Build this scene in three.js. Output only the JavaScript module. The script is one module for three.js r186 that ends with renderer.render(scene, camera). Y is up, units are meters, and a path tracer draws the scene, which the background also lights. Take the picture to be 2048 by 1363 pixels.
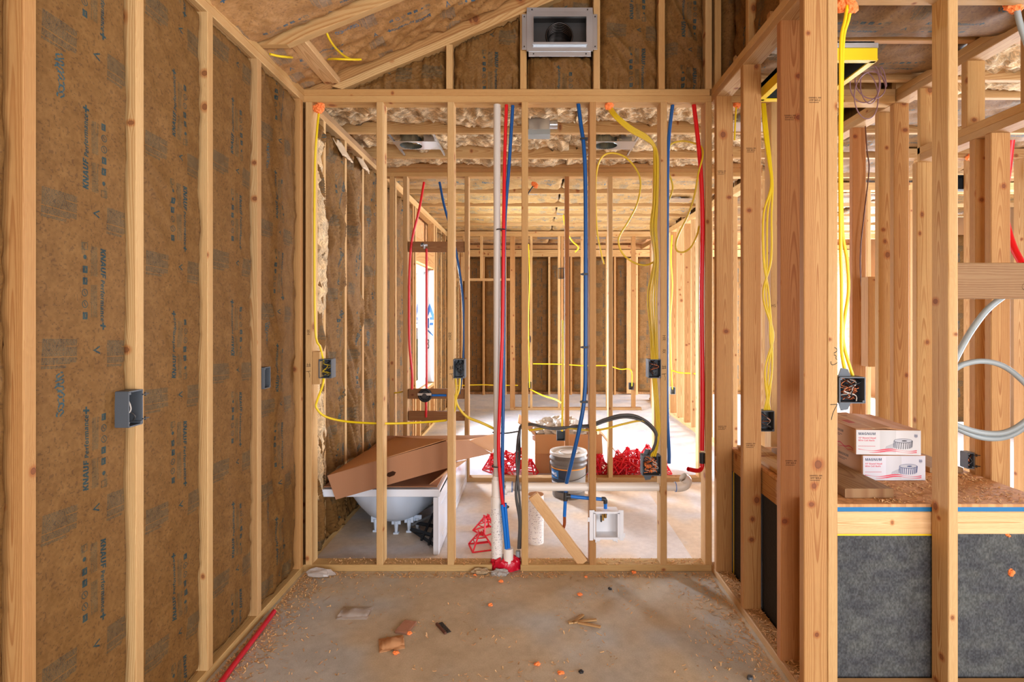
import * as THREE from 'three';
import { mergeGeometries } from 'three/addons/utils/BufferGeometryUtils.js';
import { RoundedBoxGeometry } from 'three/addons/geometries/RoundedBoxGeometry.js';
import { RectAreaLightUniformsLib } from 'three/addons/lights/RectAreaLightUniformsLib.js';
import { createNoise2D, createNoise3D } from 'simplex-noise';

// ───────────── camera, sky, daylight, exposure ─────────────
const F = 1100, VX = 1062, VY = 630, EYE = 1.476;          // focal length and vanishing point in pixels, eye height in metres
const scene = new THREE.Scene();
const camera = new THREE.PerspectiveCamera(2 * Math.atan(681.5 / F) * 180 / Math.PI, 2048 / 1363, 0.05, 200);
camera.position.set(0, EYE, 0); camera.lookAt(0, EYE, -1);
camera.setViewOffset(2048, 1363, 1024 - VX, 681.5 - VY, 2048, 1363);
camera.updateProjectionMatrix();
const renderer = new THREE.WebGLRenderer({ antialias: true });
renderer.toneMapping = THREE.LinearToneMapping;
renderer.toneMappingExposure = 0.83;
renderer.shadowMap.enabled = true;
renderer.shadowMap.type = THREE.PCFSoftShadowMap;
RectAreaLightUniformsLib.init();
{ // hazy bright sky
  const w = 64, h = 32, d = new Float32Array(w * h * 4);
  for (let y = 0; y < h; y++) for (let x = 0; x < w; x++) {
    const e = Math.max(0, (y + .5) / h * 2 - 1), i = (y * w + x) * 4;
    d[i] = .70 - .25 * e; d[i + 1] = .76 - .2 * e; d[i + 2] = .84 - .1 * e; d[i + 3] = 1;
  }
  const t = new THREE.DataTexture(d, w, h, THREE.RGBAFormat, THREE.FloatType);
  t.mapping = THREE.EquirectangularReflectionMapping; t.magFilter = THREE.LinearFilter; t.needsUpdate = true;
  scene.background = t; scene.environment = t;
}
// daylight entering through each window opening of the house: centre, width, height, direction it faces, strength
function daylight(x, y, z, w, h, dir, power, color = 0xffffff) {
  const l = new THREE.RectAreaLight(color, power, w, h);
  l.position.set(x, y, z); l.lookAt(x + dir[0], y + dir[1], z + dir[2]);
  scene.add(l); return l;
}
daylight(2.75, 1.3, 3.12, 2.2, 2.1, [0, 0, -1], 16.5, 0xf4f7ff);       // great room, back wall, right window
daylight(-0.15, 1.3, 3.12, 1.9, 2.1, [0, 0, -1], 10, 0xf4f7ff);      // great room, back wall, left window
daylight(4.42, 1.35, 1.0, 2.2, 1.9, [-1, 0, 0], 15, 0xf4f7ff);       // great room, side window
daylight(-3.3, 2.5, -8.7, 2.6, 2.4, [1, -.52, .85], 200, 0xe6efff);
daylight(-2.5, 1.5, -6.75, 1.8, 1.8, [1, 0, 0], 110, 0xe6efff);       // the same window, level light    // left window of the room behind the bathroom
daylight(6.1, 1.2, -4.6, 1.9, 2.1, [-1, 0, 0], 50, 0xe4eeff);        // right side windows
daylight(6.1, 1.2, -8.9, 1.9, 2.1, [-1, 0, 0], 75, 0xf4f7ff);

// ───────────── helpers ─────────────
let seedState = 12345;
const rnd = () => { seedState = (seedState + 0x6d2b79f5) | 0; let t = Math.imul(seedState ^ (seedState >>> 15), 1 | seedState); t = (t + Math.imul(t ^ (t >>> 7), 61 | t)) ^ t; return ((t ^ (t >>> 14)) >>> 0) / 4294967296; };
const rr = (a, b) => a + (b - a) * rnd();
const N2 = createNoise2D(rnd), N3 = createNoise3D(rnd);
const V = (x, y, z) => new THREE.Vector3(x, y, z);
const at = (px, py, D) => V((px - VX) * D / F, EYE - (py - VY) * D / F, -D);    // a point at distance D in front of the eye
const clamp = (x, a = 0, b = 1) => Math.min(b, Math.max(a, x));
const sst = (a, b, x) => { const t = clamp((x - a) / (b - a)); return t * t * (3 - 2 * t); };
const ORD = ['first', 'second', 'third', 'fourth', 'fifth', 'sixth', 'seventh', 'eighth', 'ninth', 'tenth', 'eleventh', 'twelfth', 'thirteenth', 'fourteenth', 'fifteenth', 'sixteenth', 'seventeenth', 'eighteenth'];
const used = new Map();
function numbered(n) { const k = used.get(n) || 0; used.set(n, k + 1); return k ? `${n}_${String(k).padStart(3, '0')}` : n; }
function shadows(o) { o.traverse(c => { if (c.isMesh) { c.castShadow = true; c.receiveShadow = true; } }); }
function add(o, name, label, category, group, kind) {        // a top-level thing
  o.name = numbered(name); scene.add(o);
  if (label) o.userData.label = label;
  if (category) o.userData.category = category;
  if (group) o.userData.group = group;
  if (kind) o.userData.kind = kind;
  shadows(o); return o;
}
function struct(name, geo, mat) { const m = new THREE.Mesh(geo, mat); m.name = numbered(name); m.userData.kind = 'structure'; scene.add(m); shadows(m); return m; }
function part(parent, name, geo, mat, label) { const m = new THREE.Mesh(geo, mat); m.name = name; if (label) m.userData.label = label; parent.add(m); m.castShadow = m.receiveShadow = true; return m; }
function bx(sx, sy, sz, x = 0, y = 0, z = 0) { const g = new THREE.BoxGeometry(sx, sy, sz); g.translate(x, y, z); return g; }
function rbx(sx, sy, sz, x = 0, y = 0, z = 0, r = .004) { const g = new RoundedBoxGeometry(sx, sy, sz, 1, Math.min(r, sx / 2.1, sy / 2.1, sz / 2.1)); g.translate(x, y, z); return g; }
function span(x0, x1, y0, y1, z0, z1) { return bx(x1 - x0, y1 - y0, z1 - z0, (x0 + x1) / 2, (y0 + y1) / 2, (z0 + z1) / 2); }
function merged(gs) { return mergeGeometries(gs.map(g => { const n = g.index ? g.toNonIndexed() : g; for (const k of Object.keys(n.attributes)) if (!['position', 'normal', 'uv'].includes(k)) n.deleteAttribute(k); return n; })); }
function bar(a, b, w, t = w) { // square strut between two points
  const d = b.clone().sub(a), g = new THREE.BoxGeometry(w, d.length(), t);
  g.applyQuaternion(new THREE.Quaternion().setFromUnitVectors(V(0, 1, 0), d.normalize()));
  const c = a.clone().add(b).multiplyScalar(.5); g.translate(c.x, c.y, c.z); return g;
}
function tube(pts, r, seg = 0, rad = 7) {
  const c = new THREE.CatmullRomCurve3(pts, false, 'catmullrom', .5);
  return new THREE.TubeGeometry(c, seg || Math.max(8, pts.length * 7), r, rad, false);
}
function canvas(w, h, draw) { const c = document.createElement('canvas'); c.width = w; c.height = h; draw(c.getContext('2d'), w, h); const t = new THREE.CanvasTexture(c); t.colorSpace = THREE.SRGBColorSpace; t.wrapS = t.wrapT = THREE.RepeatWrapping; return t; }
function decal(parent, name, tex, w, h, pos, rot, rough = .8) { // flat print on a surface
  const m = new THREE.MeshStandardMaterial({ map: tex, transparent: true, roughness: rough });
  const p = part(parent, name, new THREE.PlaneGeometry(w, h), m); p.position.copy(pos); if (rot) p.rotation.set(...rot); return p;
}

// ───────────── materials ─────────────
const H = new Float32Array(65536); for (let i = 0; i < 65536; i++) H[i] = rnd();
function vn(x, y, py) { // value noise, periodic in y when py is given
  let xi = Math.floor(x), yi = Math.floor(y); const fx = x - xi, fy = y - yi;
  let y1 = yi + 1; if (py) { yi = ((yi % py) + py) % py; y1 = ((y1 % py) + py) % py; }
  const h = (a, b) => H[((a * 197 + b * 7919) & 65535)];
  const ux = fx * fx * (3 - 2 * fx), uy = fy * fy * (3 - 2 * fy);
  const a = h(xi, yi), b = h(xi + 1, yi), c = h(xi, y1), d = h(xi + 1, y1);
  return a + (b - a) * ux + (c - a) * uy + (a - b - c + d) * ux * uy;
}
function dataTex(w, h, f, srgb = true) {
  const d = new Uint8Array(w * h * 4);
  for (let y = 0; y < h; y++) for (let x = 0; x < w; x++) { const c = f(x, y), i = (y * w + x) * 4; d[i] = clamp(c[0], 0, 255); d[i + 1] = clamp(c[1], 0, 255); d[i + 2] = clamp(c[2], 0, 255); d[i + 3] = 255; }
  const t = new THREE.DataTexture(d, w, h); t.magFilter = THREE.LinearFilter; t.minFilter = THREE.LinearMipmapLinearFilter; t.generateMipmaps = true;
  if (srgb) t.colorSpace = THREE.SRGBColorSpace; t.wrapS = t.wrapT = THREE.RepeatWrapping; t.needsUpdate = true; return t;
}
const WL = 2.8; // metres of length covered by one wood texture; four strips of 0.089 m across
function woodTex(v) {
  const W = 512, Hh = 2048, strips = [];
  for (let s = 0; s < 4; s++) {
    const knots = [], nk = s < 2 ? 3 + Math.floor(rnd() * 3) : 2;
    for (let k = 0; k < nk; k++) knots.push({ x: rr(.012, .077), z: rr(.1, 2.7), r: rr(.005, s < 2 ? .0135 : .008), e: rr(.7, 1.5) });
    strips.push({ knots, xc: rr(.03, .06), d0: rr(.012, .03), A: rr(.008, .016), ph: rr(0, 6.28), sp: rr(.0042, .006) });
  }
  return dataTex(W, Hh, (px, py) => {
    const s = Math.floor(px / 128), S = strips[s]; let x = (px % 128) / 128 * .089; const z = py / Hh * WL;
    const wob = (vn(x * 30 + s * 17 + v * 31, z * 5, 14) - .5) * .006 + (vn(x * 80 + s * 9, z * 20, 56) - .5) * .0015;
    let kn = 9, kk = null, push = 0;
    for (const k of S.knots) { const dx = (x - k.x) / k.r, dz = (z - k.z) / (k.r * k.e), q = Math.sqrt(dx * dx + dz * dz); if (q < kn) { kn = q; kk = k; } push += Math.exp(-(dx * dx / 3 + dz * dz / 18)) * k.r * .8 * (dx < 0 ? -1 : 1); }
    let t;
    if (s < 2) { const d = S.d0 + S.A * Math.sin(2 * Math.PI * z / WL + S.ph) + .003 * Math.sin(4 * Math.PI * z / WL + s); t = Math.hypot(x - S.xc - push + wob, d * 1.2) / S.sp; }
    else t = (x + wob * .6 - push + .004 * Math.sin(2 * Math.PI * z / WL + S.ph)) / (S.sp * .72);
    const fr = t - Math.floor(t), late = sst(.35, .88, fr) * (1 - sst(.93, 1, fr));
    const fib = vn(px * 1.7 + 50, z * 45, 126) - .5, big = vn(x * 12 + v * 7, z * 1.4 + s * 3, 4) - .5;
    let a = late * (.5 + .35 * (vn(t | 0, s * 5 + 3) - .3));
    let R = 230 - a * 46 + fib * 14 + big * 14, G = 192 - a * 64 + fib * 15 + big * 22, B = 144 - a * 70 + fib * 13 + big * 26;
    if (kk && kn < 2.4) {
      const halo = 1 - sst(.9, 2.4, kn); R -= halo * 24; G -= halo * 48; B -= halo * 52;
      if (kn < 1.05) { const c = 1 - sst(.85, 1.05, kn), ring = .5 + .5 * Math.sin(kn * kk.r * 1900); const dk = .78 + .18 * ring - (kn > .8 ? .2 : 0); R += (178 * dk - R) * c * .85; G += (112 * dk - G) * c * .85; B += (66 * dk - B) * c * .85; }
    }
    return [R, G, B];
  });
}
const WT = [0, 1, 2, 3, 4, 5].map(woodTex);
const TINT = { pale: [.71, .66, .5], yellow: [.68, .6, .4], orange: [.57, .44, .26], red: [.57, .38, .22], tan: [.6, .54, .41], grey: [.36, .31, .24], treated: [.64, .62, .44], brown: [.36, .25, .16], white: [.95, .92, .83] };
const woodMats = new Map();
function wood(tint, k) { const key = tint + (k % 6); if (!woodMats.has(key)) woodMats.set(key, new THREE.MeshStandardMaterial({ map: WT[k % 6], color: new THREE.Color().setRGB(...TINT[tint]), roughness: .72 })); return woodMats.get(key); }

const fineNoise = dataTex(256, 256, (x, y) => { const v = 128 + (vn(x / 3, y / 3, 85) - .5) * 120 + (vn(x / 12, y / 12, 21) - .5) * 90; return [v, v, v]; }, false);
const INK = '#263a3c';
function kraftTex(v) {
  const W = 640, Hh = 1512, S = W / .381;    // pixels per metre
  return canvas(W, Hh, (g) => {
    g.fillStyle = '#735025'; g.fillRect(0, 0, W, Hh);
    const turned = (x, y, up, f) => { g.save(); g.translate(x * W, y); g.rotate(up ? -Math.PI / 2 : Math.PI / 2); g.fillStyle = g.strokeStyle = INK; f(); g.restore(); };
    const word = (x, y, up) => turned(x, y, up, () => { g.transform(1, 0, -.16, 1, 0, 0); g.globalAlpha = .95; g.font = 'bold 46px sans-serif'; g.lineWidth = 2.5; g.fillText('KNAUF', 0, 0); g.strokeText('KNAUF', 0, 0); const w1 = g.measureText('KNAUF').width + 10; g.font = 'bold 35px sans-serif'; g.fillText('Performance', w1, 0); g.lineWidth = 1.2; g.strokeText('Performance', w1, 0); const w2 = g.measureText('Performance').width; g.fillRect(w1 + w2 + 2, -20, 38, 11); g.fillRect(w1 + w2 + 15, -33, 11, 38); });
    const fine = (w, h, n, a, gap) => { g.globalAlpha = a; for (let i = 0; i < n; i++) { if (gap && (i === 13 || i === 19)) continue; let p = 0; const end = w * (i === 5 ? .66 : i === 18 ? .8 : i > 19 ? .7 : 1); while (p < end) { const l = 4 + rnd() * 14; g.fillRect(p, i * h / n, Math.min(l, end - p), Math.max(1.8, h / n * .5)); p += l + 2.5; } } };
    const column = (x, y, up) => { // a word, two columns of fine print and a row of symbols
      word(x, y, up); const s = up ? 1 : 1; turned(x, y, up, () => { g.translate(0, 24); fine(150, 44, 8, .5); g.translate(195, 0); fine(165, 44, 8, .5); });
      turned(x, y, up, () => { g.translate(-14 * s, 104); g.globalAlpha = .9; g.lineWidth = 4; for (let i = 0; i < 7; i++) { const q = i * 58; if (i === 0) { g.globalAlpha = .45; g.strokeRect(q, -15, 34, 30); g.globalAlpha = .9; } else if (i === 1) { g.beginPath(); g.arc(q + 14, 0, 11, 0, 7); g.fill(); } else if (i === 4 || i === 5) { g.beginPath(); g.arc(q + 18, 0, 17, 0, 7); g.stroke(); g.beginPath(); g.moveTo(q + 8, 6); g.lineTo(q + 28, -6); g.stroke(); } else { g.fillRect(q, -16, 36, 30); g.fillStyle = '#735025'; g.fillRect(q + 9, -6, 16, 4); g.fillStyle = INK; } } g.globalAlpha = .4; fine(60, 26, 6, .4); });
    };
    column(.50, 372, true); column(.50, 372 + Hh, true); column(.63, 652, false);
    for (const y of [410, 1110]) { for (const x of [.10, .70]) { g.save(); g.translate(x * W, y + (x > .5 ? 24 : 0)); g.rotate(.05); g.fillStyle = INK; fine(x > .5 ? 160 : 190, 140, 22, .66, true); g.restore(); } g.save(); g.globalAlpha = .9; g.strokeStyle = INK; g.lineWidth = 8; g.beginPath(); g.moveTo(.56 * W + 36, y + 52); g.lineTo(.56 * W, y + 70); g.lineTo(.56 * W + 36, y + 88); g.stroke(); g.restore(); }
    if (v % 2 === 1) { g.save(); g.translate(.24 * W, 1490); g.rotate(-Math.PI / 2); g.fillStyle = '#2f4a52'; g.globalAlpha = .85; for (let k = 0; k < 7; k++) for (let i = 0; i < 26; i++) { const t = rnd() * 6.3, r = 18 + 6 * Math.sin(t * 2 + k); g.fillRect(20 + k * 30 + r * Math.cos(t) * .7, r * Math.sin(t) + 6 * Math.sin(k), rr(4, 9), rr(4, 9)); } g.restore(); }
    const im = g.getImageData(0, 0, W, Hh), d = im.data;
    for (let y = 0; y < Hh; y++) for (let x = 0; x < W; x++) {
      const i = (y * W + x) * 4, n = (vn(x / 60 + v * 9, y / 63, 24) - .5) * 12 + (vn(x / 14, y / 14 + v, 108) - .5) * 14 + (H[(x * 31 + y * 977) & 65535] - .5) * 16, sp = vn(x / 9 + 40, y / 9 + v * 3, 168) > .8 ? -13 : 0;
      d[i] += n + sp * 1.3; d[i + 1] += n * .9 + sp; d[i + 2] += n * .75 + sp * .4;
    }
    g.putImageData(im, 0, 0);
  });
}
const KT = [0, 1, 2].map(kraftTex);
const kraftMats = KT.map(t => new THREE.MeshPhysicalMaterial({ map: t, roughness: .7, specularIntensity: .5, bumpMap: fineNoise, bumpScale: .0002 }));
const litKraft = KT.map(t => new THREE.MeshPhysicalMaterial({ map: t, color: new THREE.Color().setRGB(2.5, 2.8, 4.3), roughness: .5 }));  // same kraft paper, brightened in colour as if more light fell on it
const litCreamKraft = KT.map(t => new THREE.MeshPhysicalMaterial({ map: t, color: new THREE.Color().setRGB(2.45, 3.1, 4.7), roughness: .5 }));  // kraft brightened further, painting in window light on the ceiling batts
const fluffTex = dataTex(1024, 1024, (x, y) => {
  const wx = x + 40 * (vn(x / 70, y / 70, 15) - .5), wy = y + 60 * (vn(x / 60 + 9, y / 64, 16) - .5);
  const a = vn(wx / 5, wy / 22, 47), b = vn(wx / 2.2 + 7, wy / 9, 114), c = vn(x / 90, y / 85, 12);
  const l = .74 + .26 * (a - .5) + .24 * (b - .5) + .2 * (c - .5), p = (vn(x / 40 + 3, y / 40, 26) - .5) * 16;
  return [222 * l + 26 + p * .6, 190 * l + 22, 146 * l + 16 - p * .6];
});
const fluffBump = dataTex(512, 512, (x, y) => { const v = 255 * (.5 * vn(x / 3, y / 10, 51) + .3 * vn(x / 9, y / 24, 21) + .2 * H[(x * 57 + y * 131) & 65535]); return [v, v, v]; }, false);
const fluffMat = new THREE.MeshStandardMaterial({ map: fluffTex, roughness: 1, bumpMap: fluffBump, bumpScale: .004 });
const osbTex = canvas(1024, 1024, (g) => {
  g.fillStyle = '#bd8957'; g.fillRect(0, 0, 1024, 1024);
  for (let i = 0; i < 5200; i++) { const x = rnd() * 1024, y = rnd() * 1024, a = rnd() * 6.3, l = rr(14, 60), w = rr(4, 16), k = rr(-34, 28); g.save(); g.translate(x, y); g.rotate(a); g.globalAlpha = .5; g.fillStyle = `rgb(${198 + k},${146 + k * .9},${94 + k * .8})`; g.beginPath(); g.moveTo(-l, -w); g.lineTo(l, -w * rr(.2, 1)); g.lineTo(l * .9, w); g.lineTo(-l * .8, w * rr(.3, 1)); g.fill(); g.restore(); }
});
const osbMat = new THREE.MeshStandardMaterial({ map: osbTex, roughness: .8 });
function concrete(c, dust, seed, sz) {
  return dataTex(1024, 1024, (x, y) => {
    const a = vn(x / 200 + seed, y / 204, 5), b = vn(x / 46 + seed, y / 46.5, 22), d = vn(x / 9, y / 9 + seed, 113), e = H[(x * 13 + y * 911 + seed * 77) & 65535];
    const m = sst(.3, .72, a * .6 + b * .4), l = (b - .5) * 16 + (d - .5) * 12 + (e - .5) * 14;
    return [c[0] + (dust[0] - c[0]) * m + l, c[1] + (dust[1] - c[1]) * m + l, c[2] + (dust[2] - c[2]) * m + l];
  });
}
const lin = (r, g, b) => new THREE.Color().setRGB(r / 255, g / 255, b / 255, THREE.SRGBColorSpace);
const M = {
  yellow: new THREE.MeshStandardMaterial({ color: lin(232, 200, 20), roughness: .38 }),
  yellowDim: new THREE.MeshStandardMaterial({ color: lin(206, 172, 30), roughness: .4 }),
  red: new THREE.MeshStandardMaterial({ color: lin(214, 12, 24), roughness: .35 }),
  redPlastic: new THREE.MeshStandardMaterial({ color: lin(222, 24, 44), roughness: .4 }),
  blue: new THREE.MeshStandardMaterial({ color: lin(12, 80, 142), roughness: .35 }),
  blueBright: new THREE.MeshStandardMaterial({ color: lin(10, 112, 204), roughness: .35 }),
  pvc: new THREE.MeshStandardMaterial({ color: lin(236, 228, 216), roughness: .35 }),
  pvcGrey: new THREE.MeshStandardMaterial({ color: lin(204, 196, 184), roughness: .4 }),
  white: new THREE.MeshStandardMaterial({ color: lin(238, 240, 243), roughness: .3 }),
  acrylic: new THREE.MeshPhysicalMaterial({ color: lin(226, 232, 240), roughness: .16, clearcoat: .6, clearcoatRoughness: .08 }),
  tubUnder: new THREE.MeshStandardMaterial({ color: lin(205, 219, 236), roughness: .5 }),
  boxGrey: new THREE.MeshStandardMaterial({ color: lin(78, 84, 90), roughness: .5 }),
  boxIn: new THREE.MeshStandardMaterial({ color: lin(44, 48, 52), roughness: .6 }),
  black: new THREE.MeshStandardMaterial({ color: lin(26, 27, 30), roughness: .5 }),
  cableGrey: new THREE.MeshStandardMaterial({ color: lin(72, 70, 68), roughness: .5 }),
  copper: new THREE.MeshStandardMaterial({ color: lin(190, 110, 70), roughness: .3, metalness: .9 }),
  brass: new THREE.MeshStandardMaterial({ color: lin(190, 150, 80), roughness: .3, metalness: .9 }),
  foam: new THREE.MeshStandardMaterial({ color: lin(246, 134, 66), roughness: .7 }),
  metal: new THREE.MeshStandardMaterial({ color: lin(196, 200, 204), roughness: .3, metalness: .9, bumpMap: fineNoise, bumpScale: .0003 }),
  metalDark: new THREE.MeshStandardMaterial({ color: lin(70, 68, 66), roughness: .45, metalness: .7 }),
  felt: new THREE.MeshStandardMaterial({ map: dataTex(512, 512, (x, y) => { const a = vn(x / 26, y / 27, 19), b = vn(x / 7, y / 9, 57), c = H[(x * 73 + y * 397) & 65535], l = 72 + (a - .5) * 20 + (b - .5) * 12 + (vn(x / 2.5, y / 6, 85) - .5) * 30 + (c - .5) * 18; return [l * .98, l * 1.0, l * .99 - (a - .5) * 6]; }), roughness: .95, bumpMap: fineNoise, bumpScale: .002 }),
  feltShaded: new THREE.MeshStandardMaterial({ color: lin(40, 39, 40), roughness: .95, bumpMap: fineNoise, bumpScale: .002 }),  // the same felt darkened to paint shade onto the side panel
  blueEdge: new THREE.MeshStandardMaterial({ color: lin(24, 110, 160), roughness: .7 }),
  conduit: new THREE.MeshStandardMaterial({ color: lin(150, 158, 158), roughness: .45 }),
  card: new THREE.MeshStandardMaterial({ color: lin(190, 138, 92), roughness: .85, bumpMap: fineNoise, bumpScale: .0004 }),
  cardIn: new THREE.MeshStandardMaterial({ color: lin(164, 116, 82), roughness: .85, bumpMap: fineNoise, bumpScale: .0004 }),
  purple: new THREE.MeshStandardMaterial({ color: lin(136, 98, 100), roughness: .5 }),
  brownWire: new THREE.MeshStandardMaterial({ color: lin(96, 56, 40), roughness: .5 }),
  bucket: new THREE.MeshStandardMaterial({ color: lin(108, 98, 88), roughness: .4 }),
  glass: new THREE.MeshPhysicalMaterial({ color: 0xffffff, roughness: .02, transmission: 1, thickness: 0, ior: 1.5 }),
  vinyl: new THREE.MeshStandardMaterial({ color: lin(236, 238, 240), roughness: .4 }),
  shell: new THREE.MeshStandardMaterial({ color: lin(150, 118, 84), roughness: .9 }),
  tape: new THREE.MeshStandardMaterial({ color: lin(196, 16, 44), roughness: .3 }),
  film: new THREE.MeshPhysicalMaterial({ color: lin(225, 215, 205), roughness: .25, transmission: .55, thickness: 0 }),
};
const speckPvc = new THREE.MeshStandardMaterial({ roughness: .4, map: canvas(256, 512, (g) => { g.fillStyle = '#ece6de'; g.fillRect(0, 0, 256, 512); for (let i = 0; i < 520; i++) { g.fillStyle = rnd() < .5 ? '#4a4650' : '#8a6a72'; g.globalAlpha = rr(.5, 1); g.beginPath(); g.ellipse(rnd() * 256, rnd() * 512, rr(1, 4), rr(1, 3), 0, 0, 7); g.fill(); } }) });

// ───────────── lumber ─────────────
const st = .038, sw = .089;    // thickness and width of a two-by-four
function boardGeo(sx, sy, sz, axis, c = .003) {
  // eight-sided bar along its long axis; wide faces take the flat-sawn strips of the wood texture, edges the straight-grained ones
  const dims = [sx, sy, sz], L = axis ?? dims.indexOf(Math.max(...dims)), a = (L + 1) % 3, b = (L + 2) % 3;
  const A = dims[a] / 2, B = dims[b] / 2, l = dims[L] / 2, off = rnd(), fl = rnd() < .5, ss = rnd() < .5 ? 0 : 1;
  c = Math.min(c, A * .3, B * .3);
  const ring = [[A - c, -B], [A, -B + c], [A, B - c], [A - c, B], [-A + c, B], [-A, B - c], [-A, -B + c], [-A + c, -B]];
  const pos = [], uv = [];
  const P = (p, t) => { const q = [0, 0, 0]; q[a] = p[0]; q[b] = p[1]; q[L] = t; return q; };
  const vv = (t) => ((fl ? -t : t) + l) / WL + off;
  for (let i = 0; i < 8; i++) {
    const p = ring[i], q = ring[(i + 1) % 8], big = i % 2 === 0;   // even: chamfer between corner points, odd handled alike
    const onA = Math.abs(p[0] - q[0]) < 1e-6;                      // face normal along a
    const w = onA ? dims[b] : dims[a], wide = w > .06, strip = wide ? ss : 2 + ss;
    const us = (pt) => { const t = ((onA ? pt[1] + B : pt[0] + A)) / w; return (strip + .01 + .98 * t * (wide ? 1 : .43) + (wide ? 0 : .2)) / 4; };
    const p0 = P(p, -l), p1 = P(q, -l), p2 = P(q, l), p3 = P(p, l), u0 = us(p), u1 = us(q);
    pos.push(...p0, ...p1, ...p2, ...p0, ...p2, ...p3); uv.push(u0, vv(-l), u1, vv(-l), u1, vv(l), u0, vv(-l), u1, vv(l), u0, vv(l));
  }
  for (const s of [-1, 1]) for (let i = 1; i < 7; i++) { const t = s < 0 ? [0, i + 1, i] : [0, i, i + 1]; for (const k of t) { pos.push(...P(ring[k], s * l)); uv.push((2.3 + ring[k][0] * .6) / 4, off + ring[k][1] * .06); } }
  const g = new THREE.BufferGeometry(); g.setAttribute('position', new THREE.Float32BufferAttribute(pos, 3)); g.setAttribute('uv', new THREE.Float32BufferAttribute(uv, 2)); g.computeVertexNormals(); return g;
}
let woodCount = 0;
// a board given by its extents in metres (depth D counts away from the eye)
function board(name, label, category, x0, x1, y0, y1, d0, d1, tint = 'pale', group, k) {
  const g = boardGeo(x1 - x0, y1 - y0, d1 - d0); g.translate(0, (y1 - y0) / 2, 0);
  const m = new THREE.Mesh(g, wood(tint, k ?? woodCount++)); m.position.set((x0 + x1) / 2, y0, -(d0 + d1) / 2);
  return add(m, name, label, category, group);
}
// a sawn piece with its own outline in the x-y plane, thickness t in depth from D
function prismGeo(poly, t, dir) {
  const s = new THREE.Shape(poly.map(p => new THREE.Vector2(...p)));
  const g = new THREE.ExtrudeGeometry(s, { depth: t, bevelEnabled: true, bevelSize: .002, bevelThickness: .002, bevelSegments: 1 });
  const p = g.attributes.position, n = g.attributes.normal, uv = g.attributes.uv, c = Math.cos(dir), sn = Math.sin(dir), off = rnd();
  const o = poly[0];
  for (let i = 0; i < p.count; i++) { const x = p.getX(i) - o[0], y = p.getY(i) - o[1], al = x * c + y * sn, ac = -x * sn + y * c; const face = Math.abs(n.getZ(i)) > .5; uv.setXY(i, face ? (.02 + clamp(ac / .16, -.2, 1.1) * .22) : .55 + p.getZ(i) / .089 * .25, al / WL + off); }
  return g;
}

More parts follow.
